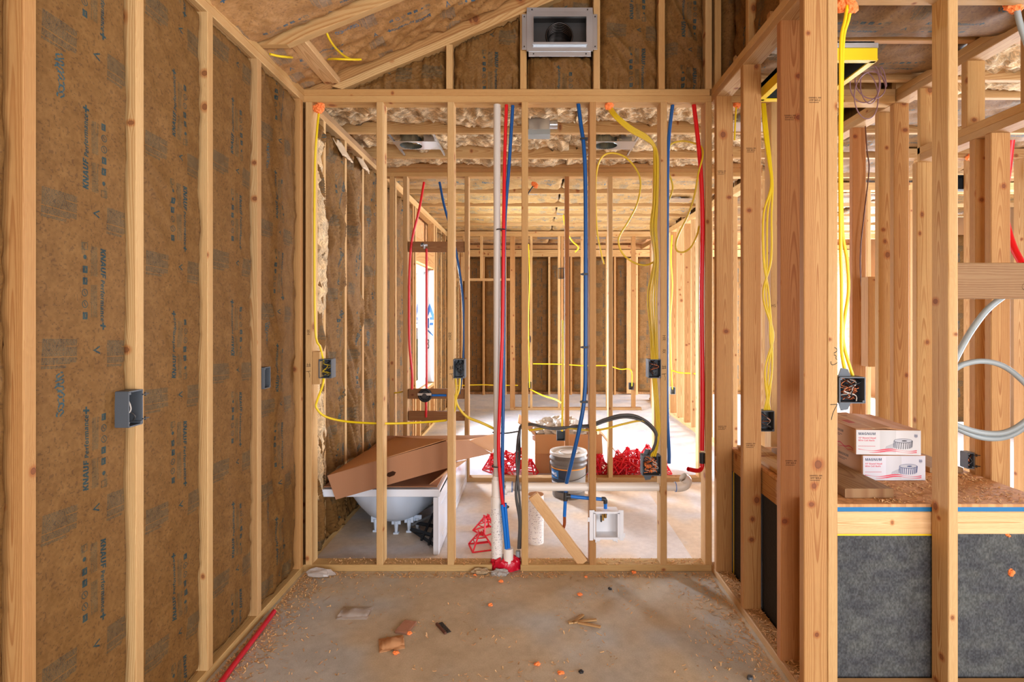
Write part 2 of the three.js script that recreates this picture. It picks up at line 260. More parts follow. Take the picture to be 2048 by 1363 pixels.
// ───────────── insulation ─────────────
// facing of a batt: local x across (w), local y along (h), local z out into the room
function battGeo(w, h, o = {}) {
  const nu = o.nu ?? 26, nv = o.nv ?? Math.round(h * 60), seed = o.seed ?? rnd() * 99, wr = o.wrinkle ?? .004, bulge = o.bulge ?? .012, rec = o.recess ?? .022, depth = o.depth ?? .06, hf = o.top ?? (() => h), diag = o.diag ?? 1, roll = o.roll ?? .008;
  const pos = [], uv = [], idx = [], vo = o.vo ?? rnd();
  for (let j = 0; j <= nv; j++) for (let i = 0; i <= nu; i++) {
    const u = i / nu, uu = u < .5 ? .5 * Math.pow(2 * u, 1.35) : 1 - .5 * Math.pow(2 - 2 * u, 1.35), x = (uu - .5) * w, hh = hf(x), y = j / nv * hh, e = Math.min(uu, 1 - uu) * w, ey = Math.min(y, hh - y);
    let z = bulge * Math.pow(Math.sin(Math.PI * clamp(uu, .001, .999)), .6) - rec * Math.exp(-Math.pow(e / .016, 2));
    z += roll * (.6 + .5 * N2(y * 2.3, seed)) * Math.exp(-Math.pow(((1 - uu) * w - .014 - .006 * N2(y * 3, seed + 5)) / .008, 2));
    const an = o.ang ?? .65, a = x * Math.cos(an) * diag + y * Math.sin(an), b = -x * Math.sin(an) + y * Math.cos(an) * diag, el = o.el ?? 1, m = sst(-.3, .6, N2(y * 1.3 + seed, x * 2));
    const fs = o.fs ?? 1, r1 = 1 - Math.abs(N2(a * 7 * fs + seed, b * 2.2 * fs * el)), r2 = 1 - Math.abs(N2(a * 17 * fs + 3, b * 5 * fs * el + seed));
    z += wr * ((r1 * r1 * 1.5 - .7) * (.5 + m) + (r2 * r2 - .5) * .6) + wr * .5 * N2(x * 6, y * 3 + seed);
    z -= (o.endRec ?? .02) * Math.exp(-Math.pow(ey / .02, 2)); if (ey < .14) z += wr * 1.2 * N2(x * 45, seed + y * 3) * (1 - ey / .14);
    pos.push(x, y, z); uv.push(uu * (w / .381) + (o.uo ?? 0), y / .9 + vo);
  }
  const R = nu + 1; for (let j = 0; j < nv; j++) for (let i = 0; i < nu; i++) { const q = j * R + i; idx.push(q, q + 1, q + R + 1, q, q + R + 1, q + R); }
  // sides and back
  const edge = []; for (let i = 0; i < R; i++) edge.push(i); for (let j = 1; j <= nv; j++) edge.push(j * R + nu); for (let i = nu - 1; i >= 0; i--) edge.push(nv * R + i); for (let j = nv - 1; j > 0; j--) edge.push(j * R);
  const b0 = pos.length / 3; for (const q of edge) { pos.push(pos[q * 3], pos[q * 3 + 1], -depth); uv.push(uv[q * 2], uv[q * 2 + 1]); }
  for (let k = 0; k < edge.length; k++) { const n = (k + 1) % edge.length; idx.push(edge[k], b0 + k, b0 + n, edge[k], b0 + n, edge[n]); }
  const cb = pos.length / 3; pos.push(0, h / 2, -depth); uv.push(0, 0); for (let k = 0; k < edge.length; k++) idx.push(b0 + (k + 1) % edge.length, b0 + k, cb);
  const g = new THREE.BufferGeometry(); g.setAttribute('position', new THREE.Float32BufferAttribute(pos, 3)); g.setAttribute('uv', new THREE.Float32BufferAttribute(uv, 2)); g.setIndex(idx); g.computeVertexNormals(); return g;
}
function fluffGeo(w, h, o = {}) { // unfaced glass wool hanging in lumps
  const nu = o.nu ?? 40, nv = o.nv ?? Math.round(h * 70), seed = o.seed ?? rnd() * 99, A = o.amp ?? .04;
  const pos = [], uv = [], idx = [], depth = o.depth ?? .09;
  for (let j = 0; j <= nv; j++) for (let i = 0; i <= nu; i++) {
    const x = (i / nu - .5) * w, y = j / nv * h, e = Math.min(i, nu - i) / nu * w;
    const wx = x + .05 * N2(x * 9 + seed, y * 9), wy = y + .06 * N2(x * 8, y * 8 + seed);
    let z = A * (.7 * N2(wx * 3 + seed, wy * 1.5) + .6 * (.7 - 1.6 * Math.pow(Math.abs(N2(wx * 5.5, wy * 1.7 + seed)), 1.3)) + .26 * (.7 - 1.6 * Math.abs(N2(wx * 12 + seed, wy * 4.2))) + .06 * N2(wx * 40, wy * 26));
    z -= (.02 + .015 * N2(y * 5, seed)) * Math.exp(-Math.pow(e / .03, 2));
    pos.push(x, y, z); uv.push(x * 1.6, y * 1.6);
  }
  const R = nu + 1; for (let j = 0; j < nv; j++) for (let i = 0; i < nu; i++) { const q = j * R + i; idx.push(q, q + 1, q + R + 1, q, q + R + 1, q + R); }
  const edge = []; for (let i = 0; i < R; i++) edge.push(i); for (let j = 1; j <= nv; j++) edge.push(j * R + nu); for (let i = nu - 1; i >= 0; i--) edge.push(nv * R + i); for (let j = nv - 1; j > 0; j--) edge.push(j * R);
  const b0 = pos.length / 3; for (const q of edge) { pos.push(pos[q * 3], pos[q * 3 + 1], -depth); uv.push(uv[q * 2], uv[q * 2 + 1]); }
  for (let k = 0; k < edge.length; k++) { const n = (k + 1) % edge.length; idx.push(edge[k], b0 + k, b0 + n, edge[k], b0 + n, edge[n]); }
  const cb = pos.length / 3; pos.push(0, h / 2, -depth); uv.push(0, 0); for (let k = 0; k < edge.length; k++) idx.push(b0 + (k + 1) % edge.length, b0 + k, cb);
  const g = new THREE.BufferGeometry(); g.setAttribute('position', new THREE.Float32BufferAttribute(pos, 3)); g.setAttribute('uv', new THREE.Float32BufferAttribute(uv, 2)); g.setIndex(idx); g.computeVertexNormals(); return g;
}
function orient(m, pos, U, Vv, Nn) { m.quaternion.setFromRotationMatrix(new THREE.Matrix4().makeBasis(U, Vv, Nn)); m.position.copy(pos); return m; }
const XP = V(1, 0, 0), XM = V(-1, 0, 0), YP = V(0, 1, 0), YM = V(0, -1, 0), ZP = V(0, 0, 1), ZM = V(0, 0, -1);
function batt(label, geo, mat, pos, U, Vv, Nn, group) { return add(orient(new THREE.Mesh(geo, mat), pos, U, Vv, Nn), 'insulation_batt', label, 'insulation', group); }
// ───────────── the shell ─────────────
function slab(name, boxes, mat, uvs = 1) {
  const gs = boxes.map(([x0, x1, y0, y1, d0, d1]) => { const g = span(x0, x1, y0, y1, -d1, -d0); const p = g.attributes.position, n = g.attributes.normal, u = g.attributes.uv; for (let i = 0; i < p.count; i++) { const ax = Math.abs(n.getX(i)), ay = Math.abs(n.getY(i)); if (ay > .5) u.setXY(i, (p.getX(i) + 1.62) / uvs, (p.getZ(i) + 3.22) / uvs); else if (ax > .5) u.setXY(i, p.getZ(i) / uvs, p.getY(i) / uvs); else u.setXY(i, p.getX(i) / uvs, p.getY(i) / uvs); } return g; });
  return struct(name, merged(gs), mat);
}
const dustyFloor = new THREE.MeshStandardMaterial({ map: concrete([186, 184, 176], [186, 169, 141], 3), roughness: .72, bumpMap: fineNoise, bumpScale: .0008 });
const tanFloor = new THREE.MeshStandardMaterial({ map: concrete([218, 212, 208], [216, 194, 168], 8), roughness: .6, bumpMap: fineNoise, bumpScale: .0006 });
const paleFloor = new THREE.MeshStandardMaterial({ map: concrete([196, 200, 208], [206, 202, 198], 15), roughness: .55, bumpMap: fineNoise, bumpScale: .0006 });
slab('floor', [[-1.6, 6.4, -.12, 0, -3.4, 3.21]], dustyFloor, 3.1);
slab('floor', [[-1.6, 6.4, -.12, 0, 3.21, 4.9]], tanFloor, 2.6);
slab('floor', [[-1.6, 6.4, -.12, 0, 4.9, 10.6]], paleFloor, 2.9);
slab('wall_left', [[-1.52, -1.44, 0, 3.1, -3.4, 6.28], [-1.52, -1.44, 0, .57, 6.28, 7.42], [-1.52, -1.44, 2.1, 3.1, 6.28, 7.42], [-1.52, -1.44, 0, 3.1, 7.42, 10.6]], osbMat, .9);
slab('wall_back', [[-1.6, -1.1, 0, 4.6, -3.3, -3.2], [.8, 1.65, 0, 4.6, -3.3, -3.2], [3.85, 4.6, 0, 4.6, -3.3, -3.2], [-1.1, .8, 0, .25, -3.3, -3.2], [1.65, 3.85, 0, .25, -3.3, -3.2], [-1.1, .8, 2.35, 4.6, -3.3, -3.2], [1.65, 3.85, 2.35, 4.6, -3.3, -3.2]], M.shell);
slab('wall_right', [[4.5, 4.6, 0, 4.2, -3.3, -2.1], [4.5, 4.6, 0, 4.2, .1, 2.19], [4.5, 4.6, 0, .4, -2.1, .1], [4.5, 4.6, 2.3, 4.2, -2.1, .1], [4.5, 6.3, 0, 3.1, 2.19, 2.25], [6.2, 6.3, 0, 3.1, 2.19, 3.65], [6.2, 6.3, 0, 3.1, 5.55, 7.95], [6.2, 6.3, 0, 3.1, 9.85, 10.6], [6.2, 6.3, 0, .15, 3.65, 5.55], [6.2, 6.3, 2.25, 3.1, 3.65, 5.55], [6.2, 6.3, 0, .15, 7.95, 9.85], [6.2, 6.3, 2.25, 3.1, 7.95, 9.85]], M.shell);
slab('wall_far', [[-1.52, 6.3, 0, 3.1, 10.32, 10.4]], osbMat, .9);
slab('wall_gable', [[-1.5, 1.25, 3.0, 4.6, 3.6, 3.64], [1.235, 1.26, 2.92, 4.4, 2.2, 3.6], [1.26, 4.6, 2.98, 4.4, 2.2, 2.24]], M.shell);
slab('ceiling', [[1.262, 6.3, 2.95, 3.0, 2.19, 3.34], [-1.52, 6.3, 2.95, 3.0, 3.3, 10.5]], M.shell);
{ // roof: two slopes over the great room
  const th = Math.atan(.42), L = 3.5, a = bx(L, .06, 7.1, L / 2, 0, 0); a.rotateZ(th); a.translate(-1.62, 2.78 + .42 * (-1.62 + 1.18) + .22, -.12);
  const b = bx(L, .06, 7.1, -L / 2, 0, 0); b.rotateZ(-th); b.translate(4.75, 2.78 + .42 * (-1.62 + 1.18) + .22, -.12);
  struct('roof', merged([a, b]), M.shell);
}
struct('lawn', (() => { const g = new THREE.PlaneGeometry(40, 60); g.rotateX(-Math.PI / 2); g.translate(-21.6, -.25, -10); return g; })(), new THREE.MeshStandardMaterial({ color: lin(112, 134, 74), roughness: 1, bumpMap: fineNoise, bumpScale: .01 }));

// ───────────── near wall that separates this room from the bathroom ─────────────
const D1 = 3.17, D1b = D1 + sw, HT = 2.78;
const studX = (px, D) => (px - VX) * D / F;
board('wall_plate', 'lower long top plate of the near stud wall, pipes passing up through it', 'plate', -1.308, 1.042, HT - 2 * st, HT - st, D1, D1b, 'yellow', null, 1);
board('wall_plate', 'upper long top plate of the near stud wall, short gable studs standing on it', 'plate', -1.308, 1.03, HT - st, HT, D1, D1b, 'yellow', null, 3);
board('bottom_plate', 'yellowish sole plate of the near wall from the left corner to the white drain pipe', 'plate', -1.308, -.225, 0, st, D1, D1b, 'treated', null, 2);
board('bottom_plate', 'greenish treated sole plate of the near wall under the white outlet box', 'plate', -.06, 1.05, 0, st, D1, D1b, 'treated', null, 4);
const nearStuds = [
  [610.5, 'corner stud of the near wall with the yellow cable and marker letters on it', 'pale', 0],
  [752.6, 'near wall stud crossing the brown cardboard sheet over the tub', 'pale', 1],
  [894.5, 'near wall stud carrying the electrical box in front of the tub apron', 'pale', 2],
  [1043, 'knotty near wall stud just right of the white vertical drain pipe', 'yellow', 3],
  [1179, 'reddish near wall stud beside the long blue pipe and the white outlet box', 'orange', 4],
  [1321, 'near wall stud with black marker letters and the thick bundle of yellow cables', 'pale', 5],
  [1411, 'end stud of the near wall beside the long red pipe on the right', 'yellow', 0]];
const nearStudObj = nearStuds.map(([px, l, t, k]) => board('wall_stud', l, 'stud', studX(px, D1), studX(px, D1) + st, st, HT - 2 * st, D1, D1b, t, null, k));
board('lumber_offcut', 'short board leaning diagonally between two near wall studs below the white drain pipe', 'board', 0, .04, 0, .04, 0, .04);   // replaced below by its leaning geometry
{ const m = scene.children[scene.children.length - 1]; const a = at(1066, 990, D1 + .03), b = at(1166, 1124, D1 + .03), L = a.distanceTo(b); m.geometry = boardGeo(.06, L, .03, 1); m.material = wood('white', 2); m.position.copy(a.add(b).multiplyScalar(.5)); m.rotation.z = Math.atan2(100, 134); }
board('blocking', 'short wood block beside the corner stud behind the left electrical box', 'board', -1.262, -1.217, at(0, 768, D1).y, at(0, 703, D1).y, D1 + .002, D1 + .08, 'pale', null, 3);
board('wall_stud', 'pale stud behind the bright yellow cables with two marker letters, seen through the side wall', 'stud', 1.384, 1.384 + st, st, HT - 2 * st, D1, D1b, 'pale', null, 1);
board('wall_stud', 'reddish stud standing close behind the corner of the side wall', 'stud', 1.135, 1.135 + st, st, HT - 2 * st, D1 + .02, D1b + .02, 'orange', null, 4);
board('wall_plate', 'lower top plate over the hall behind the side wall studs', 'plate', 1.135, 2.1, HT - 2 * st, HT - st, D1, D1b, 'yellow', null, 5);
board('wall_plate', 'upper top plate over the hall below the open yellow-edged duct box', 'plate', 1.135, 2.1, HT - st, HT, D1, D1b, 'tan', null, 2);

// gable above the near wall: sloping plate, rafter, short studs, batts
const TH = Math.atan(.42), slopeY = (x, x0) => HT + .42 * (x - x0);
{
  const x0 = -1.09, x1 = 1.15, t = st / Math.cos(TH);
  { const m = new THREE.Mesh(prismGeo([[x0, HT], [x1, slopeY(x1, x0)], [x1, slopeY(x1, x0) + t], [x0 - .06, HT + t - .026]], sw, TH), wood('pale', 3)); m.position.set(0, 0, -D1b); add(m, 'gable_plate', 'sloping plate on top of the short gable studs, rising to the right', 'plate'); }
  const rafter = (d, label, k, tint) => { const a = -1.18, b = 1.17, h = .152; const m = new THREE.Mesh(prismGeo([[a, HT + .004], [b, slopeY(b, a)], [b, slopeY(b, a) + h], [-1.42, slopeY(-1.42, a) + h], [-1.42, HT + .004]], st, TH), wood(tint, k)); m.position.z = -(d + st); add(m, 'roof_rafter', label, 'rafter'); };
  rafter(2.655, 'sloping roof rafter with a flat sawn seat on the left wall plate', 2, 'pale');
  rafter(3.19, 'sloping roof rafter lying directly on the gable plate against the gable', 1, 'orange');
  rafter(2.05, 'nearest sloping roof rafter above the kraft-faced ceiling batt, mostly out of view', 0, 'yellow');
}
board('blocking', 'short pale flat board bridging the two sloping rafters in the upper left corner', 'board', -1.195, -1.105, 2.812, 2.85, 2.66, 3.185, 'white', null, 1);
const gableStuds = [[892, 'shortest gable stud with a knot, leftmost above the near wall'], [1040, 'gable stud touching the left flange of the metal vent box'], [1187, 'gable stud touching the right flange of the metal vent box'], [1317, 'gable stud between the two wide kraft batts right of the vent box'], [1411, 'tall end gable stud above the right corner of the near wall']];
gableStuds.forEach(([px, l], i) => { const x = studX(px, D1); board('gable_stud', l, 'stud', x, x + st, HT, slopeY(x, -1.09) + .004, D1, D1b, i % 2 ? 'yellow' : 'pale', null, i); });
board('gable_stud', 'second stud doubled behind the end gable stud in the right corner', 'stud', 1.065, 1.065 + st, HT, 3.75, D1 + .015, D1b, 'yellow', null, 2);
{
  const bay = (x0, x1, l, o = {}) => { const w = x1 - x0, hl = slopeY(x0, -1.09) - HT - .006, hr = slopeY(x1, -1.09) - HT - .006; batt(l, battGeo(w, hr, { top: (x) => Math.max(.012, hl + (hr - hl) * ((x + w / 2) / w)), wrinkle: .015, el: .5, bulge: .014, nv: 60, nu: 44, endRec: .012, ...o }), kraftMats[o.m ?? 0], V((x0 + x1) / 2, HT, -(D1 + .03)), XP, YP, ZP); };
  bay(-1.05, -.492, 'triangular wrinkled kraft batt filling the low left end of the gable', { vo: .1 });
  bay(-.45, -.066, 'crumpled kraft batt left of the metal vent box', { vo: .32, m: 1, wrinkle: .014 });
  batt('short kraft batt directly below the metal vent box', battGeo(.382, .20, { wrinkle: .011, bulge: .014, nv: 24, nu: 40, endRec: .012, vo: .88 }), kraftMats[0], V(.169, HT, -(D1 + .03)), XP, YP, ZP);
  batt('small kraft batt just above the metal vent box', battGeo(.382, .2, { wrinkle: .008, nv: 20, top: (x) => .03 + .42 * (x + .191), vo: .2 }), kraftMats[0], V(.169, 3.255, -(D1 + .05)), XP, YP, ZP);
  bay(.402, .735, 'creased kraft batt immediately right of the metal vent box', { vo: .3, m: 1 });
  bay(.777, 1.004, 'narrow creased kraft batt in the right end of the gable', { vo: .42, m: 1, uo: .2 });
  batt('kraft batt strip in the shadowed corner right of the gable end stud', battGeo(.1, .95, { nu: 8, wrinkle: .006 }), kraftMats[0], V(1.165, HT, -(D1 + .04)), XP, YP, ZP);
  const knee = (d0, d1, l, m) => batt(l, battGeo(d1 - d0, 1.0, { wrinkle: .01 }), kraftMats[m], V(1.165, HT, -(d0 + d1) / 2), ZP, YP, XM);
  knee(2.92, 3.16, 'dark kraft batt above the side wall plate beside the gable corner', 0);
  knee(2.52, 2.87, 'kraft batt with blue print above the middle of the side wall plate', 1);
  knee(2.21, 2.48, 'kraft batt above the near end of the side wall plate', 2);
  board('knee_stud', 'stud between the kraft batts standing above the side wall plate near the gable', 'stud', 1.136, 1.2, HT, 3.72, 2.875, 2.913, 'yellow');
  board('knee_stud', 'stud between the kraft batts above the side wall plate, nearer to the viewer', 'stud', 1.136, 1.2, HT, 3.72, 2.48, 2.518, 'tan');
  // sloping ceiling batts
  const S = V(Math.cos(TH), Math.sin(TH), 0), Nn = V(Math.sin(TH), -Math.cos(TH), 0), p = (d) => V(-1.43, slopeY(-1.43, -1.18) + .058, -d);
  batt('sloping kraft ceiling batt between the two rafters behind the yellow cable', battGeo(.485, 2.8, { wrinkle: .012, bulge: .02, vo: .5, nu: 40 }), litKraft[1], p(2.943), ZM, S, Nn);
  batt('lit-toned sloping kraft ceiling batt at the very top left with upside-down blue print', battGeo(.56, 2.8, { wrinkle: .006, bulge: .035, vo: .12, uo: .2 }), litKraft[0], p(2.372), ZM, S, Nn);
}

// ───────────── left outside wall ─────────────
const XL = -1.308;
const leftBoard = (name, label, y0, y1, d0, d1, tint, k, group) => board(name, label, name === 'wall_plate' ? 'plate' : name === 'bottom_plate' ? 'plate' : name === 'window_header' ? 'header' : 'stud', XL - sw, XL, y0, y1, d0, d1, tint, group, k);
leftBoard('wall_plate', 'lower top plate of the left wall running down into the room corner', HT - 2 * st, HT - st, .3, D1b + .01, 'pale', 2);
leftBoard('wall_plate', 'upper top plate of the left wall under the seats of the sloping rafters', HT - st, HT, .3, D1b + .01, 'yellow', 4);
leftBoard('bottom_plate', 'dusty sole plate of the left wall beside the red strip on the floor', 0, st, .3, D1b, 'treated', 1);
const LS = [[1.418, 'nearest stud of the left wall at the picture edge, with vertical grain and knots', 'orange'], [1.822, 'left wall stud with the larger grey electrical box nailed to it', 'pale'], [2.226, 'left wall stud between the second and third printed kraft batts', 'pale'], [2.632, 'left wall stud with the smaller electrical box cut into the kraft beside it', 'tan'], [3.118, 'last left wall stud, in the corner against the near stud wall', 'orange']];
LS.forEach(([d, l, t], i) => leftBoard('wall_stud', l, st, HT - 2 * st, d, d + st, t, i));
[[1.02, 1.415, 'nearest wrinkled kraft batt cut by the left picture edge'], [1.46, 1.818, 'wide printed kraft batt of the left wall, left of the larger electrical box'], [1.864, 2.222, 'printed kraft batt of the left wall just right of the larger electrical box'], [2.268, 2.628, 'printed kraft batt of the left wall left of the smaller electrical box'], [2.674, 3.114, 'wrinkled kraft batt in the left corner, torn open at its foot']].forEach(([a, b, l], i) =>
  batt(l, battGeo(b - a, 2.67, { wrinkle: [.004, .0014, .0035, .0035, .008][i], bulge: [.004, .003, .006, .006, .014][i], recess: .016, roll: .011, vo: [.2, .74, .419, .359, .6][i], nu: 34, nv: 200, ang: i === 4 ? .4 : .65, el: i === 4 ? .6 : 1 }), kraftMats[[0, 1, 0, 2, 1][i]], V(XL - [.038, .024, .026, .026, .028][i], st, -(a + b) / 2), ZM, YP, XP));
// bathroom stretch
[[3.265, 'tan'], [3.47, 'pale'], [3.87, 'pale'], [4.27, 'tan'], [4.68, 'pale']].forEach(([d, t], i) => leftBoard('wall_stud', ['stud hidden behind torn insulation at the start of the bathroom outside wall', 'first slim stud of the bathroom outside wall behind the yellow cable', 'second slim stud of the bathroom outside wall, above the hanging paper flap', 'third slim stud of the bathroom outside wall', 'stud of the bathroom outside wall next to the second stud wall'][i], st, HT - 2 * st, d, d + st, t, i));
[[3.31, 3.466, 'narrow crumpled kraft batt next to the torn pink wool in the bathroom'], [3.51, 3.866, 'bulging kraft batt behind the near end of the bathtub'], [3.91, 4.266, 'bulging kraft batt with diagonal creases above the middle of the bathtub'], [4.31, 4.676, 'creased kraft batt behind the near wall stud over the tub']].forEach(([a, b, l], i) =>
  batt(l, battGeo(b - a, 2.62, { wrinkle: .026, fs: 1.0, ang: .35, el: .3, bulge: .045, recess: .035, nu: 40, nv: 200 }), kraftMats[(i + 1) % 3], V(XL - .03, st, -(a + b) / 2), ZM, YP, XP));
leftBoard('wall_plate', 'lower top plate of the outside wall in the bathroom', HT - 2 * st, HT - st, D1b + .02, 4.86, 'tan', 3);
leftBoard('wall_plate', 'upper top plate of the outside wall in the bathroom', HT - st, HT, D1b + .02, 4.86, 'grey', 5);
leftBoard('bottom_plate', 'greenish sole plate of the bathroom outside wall beside the tub', 0, st, D1b + .002, 4.86, 'treated', 2);
// beyond the second stud wall
const gFarLeft = 'studs of the outside wall beyond the bathroom', gFarLeftB = 'kraft batts of the outside wall beyond the bathroom';
[4.97, 5.32, 5.72, 6.1, 6.235, 7.425, 7.47, 7.62, 8.02, 8.42, 8.8, 9.2, 9.6, 10.0].forEach((d, i) => leftBoard('wall_stud', 'pine stud of the outside wall beyond the bathroom, ' + ORD[i] + ' going away along that wall', st, HT - 2 * st, d, d + st, i % 3 ? 'pale' : 'orange', i, gFarLeft));
[[5.01, 5.318], [5.36, 5.718], [5.76, 6.098], [7.66, 8.018], [8.06, 8.418], [8.46, 8.798], [8.84, 9.198], [9.24, 9.598], [9.64, 9.998]].forEach(([a, b], i) => batt('creased kraft batt of the outside wall beyond the bathroom, ' + ORD[i] + ' going away', battGeo(b - a, 2.62, { wrinkle: .016, fs: .9, ang: .3, el: .5, bulge: .03, recess: .03, nu: 24, nv: 120 }), kraftMats[i % 3], V(XL - .03, st, -(a + b) / 2), ZM, YP, XP, gFarLeftB));
leftBoard('wall_plate', 'lower top plate of the outside wall above the window room', HT - 2 * st, HT - st, 4.97, 10.3, 'yellow', 3);
leftBoard('wall_plate', 'upper top plate of the outside wall above the window room', HT - st, HT, 4.97, 10.3, 'pale', 1);
leftBoard('bottom_plate', 'sole plate of the outside wall in the window room', 0, st, 4.97, 10.3, 'treated', 4);
leftBoard('window_header', 'wide wooden header board above the vinyl window', 2.1, 2.38, 6.275, 7.42, 'orange', 0);
leftBoard('window_header', 'flat wooden sill board below the vinyl window', .53, .568, 6.275, 7.42, 'pale', 5);
[6.5, 7.1].forEach((d, i) => leftBoard('cripple_stud', ['nearer', 'farther'][i] + ' short cripple stud below the vinyl window sill', st, .53, d, d + st, 'pale', 1, 'cripple studs under the window'));
batt('kraft batt below the window sill', battGeo(.54, .49, { nu: 16, nv: 20, wrinkle: .01 }), kraftMats[0], V(XL - .03, st, -6.82), ZM, YP, XP);
{ // vinyl window
  const w = new THREE.Group(); w.position.set(-1.43, .57, -6.85);
  const fr = [], W = 1.14, Hh = 1.53;
  fr.push(bx(.07, Hh, .04, 0, Hh / 2, -W / 2 + .02), bx(.07, Hh, .04, 0, Hh / 2, W / 2 - .02), bx(.07, .04, W, 0, .02, 0), bx(.07, .04, W, 0, Hh - .02, 0));
  part(w, 'window_frame', merged(fr), M.vinyl);
  for (const [y0, y1, x] of [[.04, .79, .012], [.75, Hh - .04, -.015]]) { const s = part(w, 'window_sash', merged([bx(.03, y1 - y0, .035, x, (y0 + y1) / 2, -W / 2 + .058), bx(.03, y1 - y0, .035, x, (y0 + y1) / 2, W / 2 - .058), bx(.03, .04, W - .08, x, y0 + .02, 0), bx(.03, .04, W - .08, x, y1 - .02, 0)]), M.vinyl); part(s, 'window_pane', bx(.004, y1 - y0 - .06, W - .14, x, (y0 + y1) / 2, 0), M.glass); }
  w.name = 'window_1'; w.userData.kind = 'structure'; scene.add(w); shadows(w);
  const logo = canvas(256, 1024, (g) => { g.fillStyle = '#eef0f2'; g.fillRect(0, 0, 256, 1024); g.fillStyle = g.strokeStyle = '#1c5c9c'; g.lineWidth = 16; g.beginPath(); g.moveTo(40, 400); g.lineTo(150, 300); g.lineTo(256, 400); g.lineTo(256, 470); g.lineTo(150, 380); g.lineTo(40, 470); g.fill(); g.fillRect(70, 440, 60, 90); g.fillRect(150, 430, 90, 24); g.fillRect(150, 480, 90, 24); g.beginPath(); g.moveTo(60, 540); g.lineTo(240, 600); g.stroke(); g.fillStyle = '#20242c'; g.font = 'bold 120px sans-serif'; g.fillText('8', 70, 720); });
  const wrapMat = new THREE.MeshPhysicalMaterial({ map: logo, color: lin(205, 205, 205), roughness: .6 });
  const s = new THREE.Mesh(bx(.13, 1.5, .004), wrapMat); s.position.set(-1.375, 1.33, -7.415); add(s, 'house_wrap', 'white house wrap with blue logo and number 8 folded over the window jamb', 'wrap');
}

// ───────────── side wall on the right of this room ─────────────
const XR = 1.04;
board('wall_plate', 'lower top plate of the side wall, its pale underside over the studs', 'plate', XR, XR + sw, HT - 2 * st, HT - st, 1.96, D1 + .04, 'tan', null, 3);
board('wall_plate', 'upper top plate of the side wall below the dark kraft knee wall', 'plate', XR, XR + sw, HT - st, HT, 1.96, D1 + .04, 'yellow', null, 2);
board('bottom_plate', 'sole plate of the side wall running along the floor past the black panel', 'plate', XR, XR + sw, 0, st, 1.96, D1 + .04, 'tan', null, 5);
const sideStuds = [
  board('wall_stud', 'side wall stud in the corner, just right of the near wall end stud', 'stud', XR, XR + sw, st, HT - 2 * st, 3.085, 3.085 + st, 'orange', null, 1),
  board('wall_stud', 'side wall stud with a dark split knot near its top and a cracked foot', 'stud', XR, XR + sw, st, HT - 2 * st, 2.695, 2.695 + st, 'orange', null, 0),
  board('wall_stud', 'shade-tinted deep orange side wall stud directly behind the thick corner post', 'stud', XR, XR + sw, st, HT - 2 * st, 2.29, 2.29 + st, 'red', null, 3),  // red tint paints in the shadow of the corner post
  board('wall_stud', 'big nearest corner stud with sharp arched grain and a grading stamp', 'stud', XR, XR + sw, st, HT - 2 * st, 2.095, 2.095 + st, 'orange', null, 2)];
// wall that comes towards the right picture edge
const D4 = 2.095;
board('wall_stud', 'pale narrow stud edge joined to the big corner stud, marked with black pen', 'stud', 1.131, 1.131 + st, st, HT - 2 * st, D4, D4 + sw, 'pale', null, 5);
board('wall_stud', 'tall stud standing alone in front of the raised platform, right of the nail boxes', 'stud', 1.59, 1.59 + st, st, HT - 2 * st, D4, D4 + sw, 'pale', null, 4);
board('wall_stud', 'next stud of the front right wall, out of the picture at the right', 'stud', 2.06, 2.06 + st, st, HT - 2 * st, D4, D4 + sw, 'pale', null, 4);
board('blocking', 'stained horizontal block with a grey tube through it, fixed right of the tall lone stud', 'board', 1.629, 2.059, 1.539, 1.677, D4 + .01, D4 + .01 + st, 'grey', null, 3);
board('bottom_plate', 'sole plate below the black platform front at the lower right', 'plate', 1.131, 2.3, 0, st, D4, D4 + sw, 'tan', null, 2);
board('wall_plate', 'top plate of the front right wall above the picture', 'plate', 1.131, 2.3, HT - 2 * st, HT, D4, D4 + sw, 'tan', null, 2);

// hall wall on the far side of the platform, running away from the viewer
const X3 = 2.105, hall = (name, label, cat, y0, y1, d0, d1, tint, k) => board(name, label, cat, X3, X3 + sw, y0, y1, d0, d1, tint, null, k);
hall('wall_plate', 'lower top plate of the hall wall rising to the upper right corner', 'plate', HT - 2 * st, HT - st, 2.2, 4.2, 'tan', 1);
hall('wall_plate', 'upper top plate of the hall wall rising to the upper right corner', 'plate', HT - st, HT, 2.2, 4.2, 'yellow', 4);
hall('wall_stud', 'pale knotty jack stud under the left end of the hall header', 'stud', 0, 2.31, 3.0, 3.0 + st, 'yellow', 0);
hall('cripple_stud', 'short pale cripple stud with four nail holes above the left end of the hall header', 'stud', 2.31, HT - 2 * st, 2.975, 2.999, 'yellow', 2);
hall('cripple_stud', 'short stained cripple stud above the hall header, right of the tall lone stud', 'stud', 2.387, HT - 2 * st, 2.655, 2.655 + st, 'yellow', 5);
hall('cripple_stud', 'cripple stud above the hall header cut by the right picture edge', 'stud', 2.387, HT - 2 * st, 2.33, 2.33 + st, 'tan', 5);
hall('opening_header', 'lower header board across the hall opening at the upper right', 'header', 2.311, 2.349, 2.22, 2.975, 'tan', 3);
hall('opening_header', 'upper header board across the hall opening, rising to the right picture edge', 'header', 2.349, 2.387, 2.22, 2.998, 'yellow', 1);
hall('wall_stud', 'darker of the two studs under the hall header above the stained block', 'stud', 0, 2.31, 2.605, 2.605 + st, 'orange', 1);
hall('wall_stud', 'lighter of the two studs under the hall header, next to the red tube', 'stud', 0, 2.31, 2.515, 2.515 + st, 'orange', 0);
